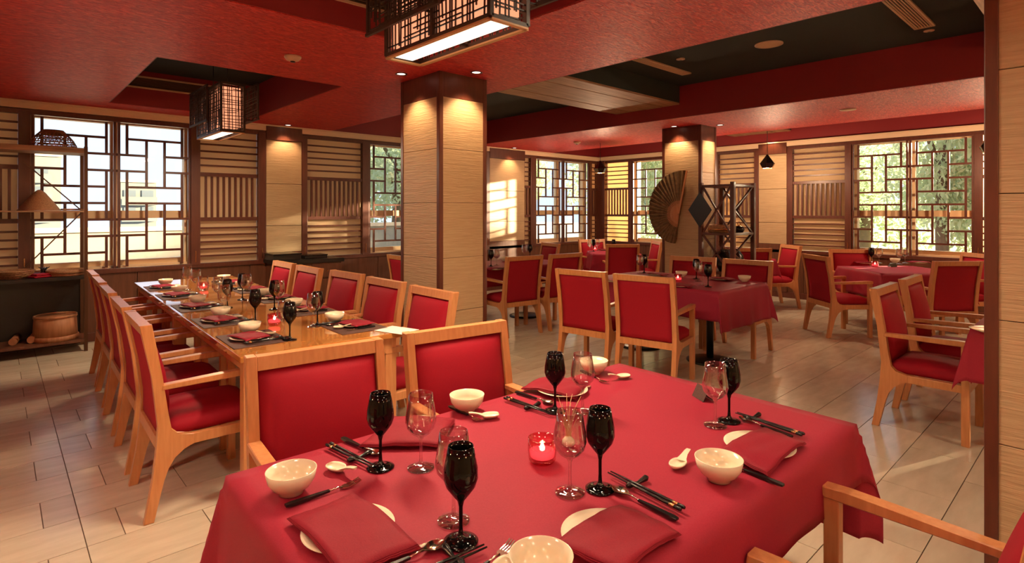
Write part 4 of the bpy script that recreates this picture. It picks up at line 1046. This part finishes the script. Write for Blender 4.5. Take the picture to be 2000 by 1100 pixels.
# dried grass bundle standing behind the middle clear glass
def grass(bm):
    rr = random.Random(4)
    for i in range(16):
        a = rr.uniform(0, 2 * PI); r0 = rr.uniform(0, 0.008); r1 = rr.uniform(0.008, 0.045); h = rr.uniform(0.09, 0.165)
        pts = [(r0 * math.cos(a), r0 * math.sin(a), 0.02), (r0 * math.cos(a + .3) * 1.3, r0 * math.sin(a + .3) * 1.3, h * 0.4), ((r0 + r1) / 2 * math.cos(a + .2), (r0 + r1) / 2 * math.sin(a + .2), h * 0.75), (r1 * math.cos(a), r1 * math.sin(a), h)]
        tube(bm, pts, [0.0016, 0.0014, 0.0012, 0.0008], 5)
c0 = at(1110, 872, ZT_)
t = thing('dried_grass_bundle', 'small posy of pale dried stalks standing on the front table beside the candle', 'decoration', c0)
o = part('stalks', grass, M['rope'], t); o['kind'] = 'stuff'
part('bulb', lambda bm: lathe(bm, [(0, 0), (0.012, 0.001), (0.021, 0.010), (0.019, 0.020), (0.010, 0.030), (0, 0.034)], 18), M['white'], t)
# reserved card
t = thing('tent_card', 'small dark folded tent card at the far edge of the front table', 'card', at(1373, 778, ZT_), math.radians(-30))
part('panel', lambda bm: (bar(bm, (-0.022, 0, 0.001), (0.0, 0, 0.042), 0.085, 0.0015, up=(0, 1, 0.01)) if False else prism(bm, [(-0.024, 0), (-0.0225, 0), (0.0, 0.044), (0.0225, 0), (0.024, 0), (0.0, 0.0475)], -0.04, 0.04, 'y')), M['mat'], t)

# ---- long table: ten places
rows = [-1.52, -0.84, -0.13, 0.60, 1.26]
names = ['nearest', 'second', 'middle', 'fourth', 'farthest']
GL = 'on the long table'
pmat = Maker(mono('placemat', 'placemat', B(-0.15, 0.15, -0.20, 0.20, 0, 0.003, bev=0.001), M['mat']))
for side in ('left', 'right'):
    for i, v in enumerate(rows):
        s = -1 if side == 'left' else 1
        if side == 'right': v = v + [-0.05, 0.02, 0.02, -0.04, -0.03][i]
        def Q(u, w, dz=0.0):    # u: inwards from the table edge, w: to the sitter's right hand
            p = lt(s * (0.46 - u), v + s * w); p.z += dz; return p
        head = LR + (0 if s < 0 else PI)       # the sitter's view
        L_ = lambda n: '%s at the %s %s-hand place of the long table' % (n, names[i], side)
        pmat(L_('dark woven placemat'), Q(0.17, 0), head, 'placemats ' + GL)
        plate(L_('white side plate'), Q(0.15, 0.0, 0.003), 0, 'plates ' + GL)
        p = Q(0.15, 0.0)
        napkin_quad(L_('folded plum red napkin'), rect(p.x, p.y, 0.15, 0.20, head + 0.25), 0.779, 2, 'napkins ' + GL, i + (5 if s > 0 else 0))
        bowl(L_('white porcelain bowl'), Q(0.20, -0.17 if s < 0 else 0.20, 0.003), 0, 'white bowls ' + GL)
        soup_spoon(L_('white porcelain spoon'), Q(0.27, -0.02, 0.003), head + 2.6, 'soup spoons ' + GL)
        crest(L_('black chopstick rest'), Q(0.29, 0.13, 0.003), head, 'chopstick rests ' + GL)
        for q_, w_ in ((0.135, 'inner'), (0.148, 'outer')):
            chopstick(L_(w_ + ' black chopstick'), Q(0.33, q_, 0.0145), head + PI, 'chopsticks ' + GL)
        spoon(L_('steel spoon'), Q(0.29, 0.105, 0.003), head + PI, 'spoons ' + GL)
        fork(L_('steel fork'), Q(0.27, -0.115, 0.003), head + PI, 'forks ' + GL)
GLB = [((566, 664), 'nearest left-hand place'), ((498.5, 629), 'second left-hand place'), ((444, 601), 'middle left-hand place'), ((620, 634.5), 'second right-hand place'), ((536, 604), 'middle right-hand place'), ((473.5, 585), 'fourth right-hand place')]
for (x, y), w_ in GLB: black_glass('opaque black goblet by the ' + w_ + ' of the long table', at(x, y, 0.762), 0, 'black goblets ' + GL)
GLC = [((556, 659), 'nearest left-hand place, behind the black goblet'), ((438, 616), 'second left-hand place'), ((397, 592), 'middle left-hand place'), ((366, 566), 'farthest left-hand place'), ((383, 573), 'fourth left-hand place'),
       ((426, 594), 'middle, right of the far candle'), ((612, 638), 'second right-hand place'), ((545, 604), 'middle right-hand place'), ((481.5, 587), 'fourth right-hand place')]
for (x, y), w_ in GLC: clear_glass('clear wine glass on the long table, ' + w_, at(x, y, 0.762), 0, 'clear wine glasses ' + GL)
candle('red glass votive near the front half of the long table', at(536, 634, 0.762), 0, 'red votive candles')
candle('red glass votive at the far half of the long table', at(398, 566, 0.762), 0, 'red votive candles')
part_ = obj('menu_sheet', mesh('menu_sheet', B(-0.08, 0.08, -0.11, 0.11, 0, 0.0015), M['paper']), None, at(775, 645, 0.762), 0.3)
tag(part_, 'white paper sheet on the near right corner of the long table', 'paper')

# ---- distant tables
ZD = 0.7645
def item(mk, px, py, label, grp, dz=0.0, rz=0.0):
    p = at(px, py, ZD); p.z += dz; return mk(label, p, rz, grp)
GM = 'tableware on the middle table'
T2 = lambda u, v, dz=0.0: Vector((5.29 + u, 3.19 + v, ZD + dz))
for (u, v, w_) in ((-0.18, 0.42, 'far left part'), (0.10, -0.28, 'right half, tallest looking'), ): pass
item(black_glass, 1383, 560, 'black goblet on the middle table, nearest its right corner', GM)
item(black_glass, 1258, 533, 'black goblet on the middle table, at its far left side', GM)
item(black_glass, 1360, 545, 'black goblet on the middle table, behind the clear glasses', GM)
item(clear_glass, 1373, 556, 'clear wine glass on the middle table beside the right black goblet', GM)
item(clear_glass, 1364, 549, 'clear wine glass on the middle table, second behind the right goblet', GM)
item(clear_glass, 1250, 534, 'clear wine glass on the middle table beside the left black goblet', GM)
item(bowl, 1331, 541, 'white bowl on the middle table behind the candle', GM)
item(bowl, 1454, 550, 'white bowl on the middle table near its right end', GM)
item(candle, 1324, 549, 'red glass votive with candle on the middle table', 'red votive candles')
def nap(px, py, a, label, g_=GM):
    p = at(px, py, ZD); plate('white plate under the ' + label, (p.x, p.y, ZD), 0, g_); napkin_quad(label, rect(p.x, p.y, 0.16, 0.24, a), ZD + 0.0165, 2, g_, int(px))
nap(1330, 560, 0.1, 'dark red napkin on the near side of the middle table, right')
nap(1408, 547, 0.1, 'dark red napkin on the far side of the middle table, right')
nap(1282, 538, 0.1, 'dark red napkin on the far side of the middle table, left')
nap(1195, 550, 0.1, 'dark red napkin on the middle table between the two back-view chairs')
GP = 'tableware on the table behind the near pillar'
item(black_glass, 959, 520, 'black goblet beside the near pillar on the table behind it', GP)
item(black_glass, 1035, 505, 'black goblet above the chair right of the near pillar', GP)
item(clear_glass, 970, 518, 'clear wine glass right of the goblet beside the near pillar', GP)
item(clear_glass, 1024, 506, 'clear wine glass above the chair right of the near pillar', GP)
item(bowl, 986, 510, 'small white bowl on the table behind the near pillar', GP)
nap(968, 527, 1.4, 'dark red napkin on the table behind the near pillar', GP)
GK = 'tableware on the corner table'
item(black_glass, 1159, 491, 'black goblet on the sunlit corner table', GK)
item(clear_glass, 1167, 490, 'clear wine glass on the sunlit corner table, right of the goblet', GK)
item(clear_glass, 1152, 492, 'clear wine glass on the sunlit corner table, left of the goblet', GK)
item(candle, 1162, 489.5, 'red votive on the sunlit corner table', 'red votive candles')
nap(1180, 489, 0.4, 'dark red napkin on the sunlit corner table', GK)
item(black_glass, 1198.5, 491, 'dark goblet showing above the back-view chair at the corner table', GK)
GW = 'tableware on the right window table'
item(black_glass, 1702, 514, 'black goblet at the left of the right window table', GW)
item(clear_glass, 1717, 514, 'clear wine glass right of the goblet on the window table', GW)
item(clear_glass, 1768, 514, 'clear wine glass in the middle of the window table', GW)
item(clear_glass, 1757, 516, 'clear wine glass behind the middle one on the window table', GW)
item(bowl, 1748, 513, 'white bowl on the right window table', GW)
item(candle, 1709, 521, 'red votive at the front edge of the window table', 'red votive candles')
nap(1690, 515, 0.6, 'dark red napkin left on the right window table', GW)
nap(1795, 514, 0.6, 'dark red napkin right on the right window table', GW)
t = thing('tent_card', 'small dark tent card at the front edge of the right window table', 'card', at(1743, 521, ZD), math.radians(70))
part('panel', lambda bm: prism(bm, [(-0.024, 0), (-0.0225, 0), (0.0, 0.044), (0.0225, 0), (0.024, 0), (0.0, 0.0475)], -0.06, 0.06, 'y'), M['black'], t)
item(plate, 1935, 648, 'dark-rimmed plate on the table cut by the right pillar', 'tableware on the pillar table')

# ================================================================== SIDEBOARD, RACKS, DECORATION
t = thing('sideboard', 'dark wooden sideboard below the pilaster on the left wall', 'sideboard', (2.70, 7.38, 0))
part('body', B(0, 0.86, 0.02, 0.50, 0.06, 0.78, bev=0.004), M['wainscot'], t)
part('top', B(-0.03, 0.89, -0.01, 0.52, 0.78, 0.83, bev=0.006), M['black'], t)
part('plinth', B(0.02, 0.84, 0.05, 0.48, 0, 0.06), M['black'], t)
for q in range(2):
    d = part('door', B(0.01 + 0.425 * q, 0.425 + 0.425 * q, 0.0, 0.02, 0.08, 0.56, bev=0.003), M['wainscot'], t)
    part('handle', lambda bm: tube(bm, [(0.38 + 0.09 * q, -0.012, 0.30), (0.38 + 0.09 * q, -0.012, 0.42)], 0.005, 8), M['brass'], d)
    d = part('drawer', B(0.01 + 0.425 * q, 0.425 + 0.425 * q, 0.0, 0.02, 0.58, 0.76, bev=0.003), M['wainscot'], t)
    part('knob', lambda bm: tube(bm, [(0.215 + 0.425 * q, 0.0, 0.67), (0.215 + 0.425 * q, -0.02, 0.67)], [0.006, 0.011], 10), M['brass'], d)
t = thing('serving_box', 'flat black box on the left end of the sideboard under the pilaster', 'box', (2.66, 7.48, 0.831))
part('body', B(0, 0.36, 0, 0.34, 0, 0.07, bev=0.004), M['black'], t); part('lid', B(-0.008, 0.368, -0.008, 0.348, 0.07, 0.088, bev=0.003), M['black_cer'], t)
t = thing('serving_box', 'slim black box on the right part of the sideboard', 'box', (3.10, 7.55, 0.831))
part('body', B(0, 0.32, 0, 0.24, 0, 0.035, bev=0.003), M['black'], t); part('lid', B(-0.006, 0.326, -0.006, 0.246, 0.035, 0.048, bev=0.002), M['black_cer'], t)

# left display rack
t = thing('display_rack', 'tall dark metal and wood rack with baskets before the left window', 'shelf', (-0.10, 7.46, 0))
for x in (0.0, 0.80):
    for y in (0.0, 0.38):
        part('post', B(x - 0.016, x + 0.016, y - 0.016, y + 0.016, 0, 2.24 if x == 0 else 2.17), M['brown_metal'], t)
for z_, th, m_ in ((0.10, 0.03, 'wainscot'), (0.765, 0.035, 'black'), (1.475, 0.018, 'plank'), (2.10, 0.055, 'plank')):
    part('shelf_board', B(-0.016, 0.816, -0.015, 0.395, z_, z_ + th, bev=0.003), M[m_], t)
for (a, b) in (((0.30, 0.385, 2.02), (0.79, 0.385, 1.50)), ((0.30, 0.385, 0.86), (0.79, 0.385, 1.46)), ((0.0, 0.0, 2.1), (0.0, 0.38, 1.5)), ((0.0, 0.38, 1.45), (0.0, 0.0, 0.82)), ((0.05, 0.0, 1.48), (0.12, 0.0, 0.8))):
    part('brace', lambda bm: bar(bm, a, b, 0.012), M['brown_metal'], t)
part('back_board', B(0.0, 0.80, 0.385, 0.395, 0.13, 0.765), M['black'], t)
def basket(label, loc, prof, nm='basket', weave=True, seg=28, cap=False):
    t = thing(nm, label, 'basket', loc)
    part('body', lambda bm: lathe(bm, prof if not cap else [(0.115, 0.150), (0.105, 0.162), (0.085, 0.185), (0, 0.19)], seg), M['straw'], t)
    if weave:
        r0, z0 = prof[0]; rs = [p for p in prof if p[0] > 0.03]
        def w_(bm):
            for k in range(11):
                i = k * (len(rs) - 1) / 10; a = int(min(i, len(rs) - 2)); f_ = i - a
                r = rs[a][0] * (1 - f_) + rs[a + 1][0] * f_ + 0.004; z = rs[a][1] * (1 - f_) + rs[a + 1][1] * f_
                tube(bm, [(r * math.cos(q * PI / 12), r * math.sin(q * PI / 12), z) for q in range(25)], 0.005, 5)
            for q in range(30):
                tube(bm, [((p[0] + 0.003) * math.cos(q * PI / 15 + 0.1 * j), (p[0] + 0.003) * math.sin(q * PI / 15 + 0.1 * j), p[1]) for j, p in enumerate(rs)], 0.004, 5)
        part('weave', w_, M['straw'], t)
    return t
basket('woven cane basket upside down on the top board of the left rack', (0.44, 7.66, 2.156), [(0.20, 0.004), (0.195, 0.03), (0.17, 0.08), (0.14, 0.12), (0.105, 0.16), (0.085, 0.182)], cap=True)
t = thing('straw_hat', 'conical straw hat on the middle board of the left rack', 'hat', (0.33, 7.66, 1.494))
part('crown', lambda bm: lathe(bm, [(0.175, 0.0), (0.170, 0.012), (0.132, 0.07), (0.05, 0.185), (0.012, 0.215), (0, 0.217)], 30), M['straw'], t)
part('band', lambda bm: lathe(bm, [(0.177, 0.000), (0.180, 0.006), (0.174, 0.010)], 30), M['terracotta'], t)
t = thing('bamboo_paddle', 'flat wooden paddle lying on the middle board of the left rack', 'paddle', (0.60, 7.55, 1.495), 0.15)
part('blade', B(-0.10, 0.06, -0.04, 0.04, 0, 0.018, bev=0.006), M['straw'], t); part('handle', B(0.06, 0.13, -0.012, 0.012, 0.003, 0.015, bev=0.003), M['straw'], t)
basket('shallow cane basket at the left end of the rack counter', (0.13, 7.64, 0.802), [(0.10, 0.0), (0.14, 0.03), (0.165, 0.075), (0.160, 0.078), (0.10, 0.01), (0, 0.008)])
t = thing('wooden_tray', 'round woven wooden tray on the right end of the rack counter', 'tray', (0.555, 7.64, 0.802))
part('base', lambda bm: lathe(bm, [(0, 0), (0.165, 0), (0.165, 0.03), (0, 0.03)], 32), M['terracotta'], t)
part('rim', lambda bm: lathe(bm, [(0.165, 0.028), (0.178, 0.03), (0.178, 0.062), (0.168, 0.064), (0.160, 0.035)], 32), M['straw'], t)
o = obj('folded_cloth', mesh('folded_cloth', lambda bm: (box(bm, -0.09, 0.09, -0.08, 0.08, 0, 0.02, 0.008), box(bm, -0.07, 0.08, -0.07, 0.07, 0.02, 0.038, 0.008)), M['fabric']), None, (0.33, 7.58, 0.802), 0.5)
tag(o, 'crumpled red cloth between basket and tray on the rack counter', 'cloth')
t = thing('figurine', 'dark carved figurine behind the cloth on the rack counter', 'figurine', (0.37, 7.76, 0.802))
part('body', lambda bm: lathe(bm, [(0, 0), (0.035, 0), (0.03, 0.03), (0.022, 0.05), (0.026, 0.07), (0.0, 0.085)], 16), M['black_cer'], t)
part('crest', lambda bm: [tube(bm, [(0, 0, 0.06), (0.05 * math.cos(a), 0.05 * math.sin(a), 0.09)], [0.01, 0.003], 6) for a in (0, 1.3, 2.6, 3.9, 5.2)], M['black_metal'], t)
t = thing('wooden_tub', 'round orange-brown wooden tub on the lowest board of the left rack', 'tub', (0.46, 7.64, 0.131))
part('staves', lambda bm: lathe(bm, [(0, 0.03), (0.19, 0.03), (0.178, 0.25), (0, 0.25)], 26), M['terracotta'], t)
part('rim', lambda bm: lathe(bm, [(0.178, 0.235), (0.186, 0.237), (0.184, 0.262), (0.170, 0.262), (0.170, 0.24)], 26), M['terracotta'], t)
part('foot', lambda bm: lathe(bm, [(0, 0), (0.20, 0), (0.20, 0.045), (0.19, 0.05), (0, 0.05)], 26), M['terracotta'], t)
for q, (x, lb) in enumerate(((0.12, 'left one of two small wooden rolls on the lowest rack board'), (0.26, 'right one of two small wooden rolls on the lowest rack board'))):
    t = thing('wooden_roll', lb, 'roll', (x, 7.55, 0.131 + 0.037), 0, 'small wooden rolls')
    part('log', lambda bm: tube(bm, [(0, 0, 0), (0.04, 0.26, 0)], 0.034, 16), M['terracotta'], t)
    part('band', lambda bm: (tube(bm, [(0.003, 0.02, 0), (0.006, 0.04, 0)], 0.0365, 16)), M['straw'], t)

# tall rack by the far pillar
t = thing('tall_rack', 'tall dark crossed-brace rack standing right of the fan pillar', 'shelf', (6.92, 3.36, 0))
Wr, Dr, Hr = 0.58, 0.44, 1.86
for x in (0, Wr):
    for y in (0, Dr):
        part('post', B(x - 0.026, x + 0.026, y - 0.026, y + 0.026, 0, Hr, bev=0.003), M['dark_wood'], t)
        if y == 0: part('edge_strip', B(x + 0.026, x + 0.030, y - 0.026, y - 0.004, 0, Hr), M['oak_pale'], t)
for z_ in (0.32, 0.66, 1.17, 1.80):
    part('shelf_board', B(-0.02, Wr + 0.02, -0.02, Dr + 0.02, z_, z_ + 0.03, bev=0.002), M['dark_wood'], t)
for (z0, z1) in ((0.35, 0.66), (0.69, 1.17), (1.20, 1.80)):
    for (a, b) in (((0, 0.03, z0), (0, Dr - 0.03, z1)), ((0, 0.03, z1), (0, Dr - 0.03, z0)), ((Wr, 0.03, z0), (Wr, Dr - 0.03, z1)), ((Wr, 0.03, z1), (Wr, Dr - 0.03, z0))):
        part('brace', lambda bm: bar(bm, a, b, 0.022), M['dark_wood'], t)
    zm = (z0 + z1) / 2
    for (a, b) in (((0.03, 0.0, zm), (Wr - 0.03, 0.0, z1)), ((0.03, 0.0, zm), (Wr - 0.03, 0.0, z0))):
        part('brace', lambda bm: bar(bm, a, b, 0.018), M['dark_wood'], t)
t = thing('wooden_basin', 'round brown wooden basin on the middle board of the tall rack', 'basin', (7.10, 3.62, 1.201))
part('staves', lambda bm: lathe(bm, [(0, 0), (0.15, 0), (0.165, 0.10), (0.155, 0.10), (0.14, 0.015), (0, 0.015)], 26), M['plank'], t)
part('hoop', lambda bm: lathe(bm, [(0.157, 0.03), (0.161, 0.03), (0.163, 0.05), (0.159, 0.05)], 26), M['brass'], t)
t = thing('metal_teapot', 'small dark metal teapot at the front of the middle rack board', 'teapot', (7.30, 3.46, 1.201))
part('body', lambda bm: lathe(bm, [(0, 0), (0.05, 0), (0.07, 0.03), (0.06, 0.07), (0.03, 0.085), (0, 0.087)], 22), M['black_cer'], t)
part('spout', lambda bm: tube(bm, [(-0.05, 0, 0.03), (-0.09, 0, 0.06), (-0.105, 0, 0.09)], [0.014, 0.009, 0.007], 10), M['black_cer'], t)
part('handle', lambda bm: tube(bm, [(0.05 * math.cos(q * PI / 8), 0, 0.08 + 0.06 * math.sin(q * PI / 8)) for q in range(9)], 0.005, 8), M['brass'], t)
part('lid', lambda bm: lathe(bm, [(0, 0.105), (0.01, 0.10), (0.008, 0.09), (0.028, 0.086)], 16), M['brass'], t)
for (x, y, lb) in ((7.08, 3.55, 'dark clay jar on the lower board of the tall rack, left'), (7.36, 3.55, 'dark clay jar on the lower board of the tall rack, right')):
    t = thing('clay_jar', lb, 'jar', (x, y, 0.691), 0, 'clay jars on the tall rack')
    part('body', lambda bm: lathe(bm, [(0, 0), (0.07, 0), (0.12, 0.10), (0.115, 0.19), (0.07, 0.25), (0.06, 0.27), (0.07, 0.285), (0, 0.285)], 24), M['black_cer'], t)
    part('lid', lambda bm: lathe(bm, [(0, 0.315), (0.015, 0.31), (0.02, 0.296), (0.072, 0.286)], 20), M['plank'], t)
t = thing('black_rhombus', 'black rhombus of woven cloth hanging on the tall rack beside the pillar edge', 'wall decoration', (6.875, 3.79, 1.50))
part('panel', lambda bm: prism(bm, [(-0.17, 0.0), (0.0, 0.24), (0.17, 0.0), (0.0, -0.24)], -0.006, 0.006, 'x', 0.002), M['black'], t)
part('hanging_loop', lambda bm: tube(bm, [(0, 0, 0.235), (0.0, 0.0, 0.31)], 0.004, 6), M['black'], t)

# folding fan on the far pillar
t = thing('folding_fan', 'large brown folding fan mounted open on the far pillar', 'fan', (7.075, 4.22, 1.44))
def leaf(bm):
    n = 26; a0, a1 = math.radians(79), math.radians(262); R0 = 0.14
    pv = None
    for i in range(2 * n + 1):
        a = a0 + (a1 - a0) * i / (2 * n); dx = -0.016 if i % 2 else 0.0
        f_ = i / (2 * n); R = 0.62 - 0.20 * f_
        # seen from the room (+y is left)
        vi = bm.verts.new((dx * 0.3, R0 * math.cos(a) * -1, R0 * math.sin(a))); vo = bm.verts.new((dx - 0.004, R * math.cos(a) * -0.95, R * math.sin(a)))
        if pv: bm.faces.new((pv[0], vi, vo, pv[1]))
        pv = (vi, vo)
M['fan_leaf'] = noise_mat('painted_fan_leaf', (0.085, 0.055, 0.022), (0.20, 0.12, 0.05), 0.7, (1, 3, 3), 6, 5)
fl = part('leaf', leaf, M['fan_leaf'], t)
md = fl.modifiers.new('thickness', 'SOLIDIFY'); md.thickness = 0.003
def sticks(bm):
    for i in range(27):
        a = math.radians(79 + (262 - 79) * i / 26); bar(bm, (-0.004, 0, 0), (-0.006, -0.19 * math.cos(a), 0.19 * math.sin(a)), 0.010, 0.003, up=(1, 0, 0))
part('sticks', sticks, M['oak'], t)
part('guard', lambda bm: bar(bm, (-0.012, 0, 0), (-0.014, -0.62 * math.cos(math.radians(78)), 0.62 * math.sin(math.radians(78))), 0.026, 0.008, up=(1, 0, 0)), M['oak'], t)
part('rivet', lambda bm: tube(bm, [(-0.02, 0, 0), (0.02, 0, 0)], 0.008, 10), M['brass'], t)

# no stray unlabeled prototypes: every Maker prototype was placed by its first call
bpy.context.view_layer.update()
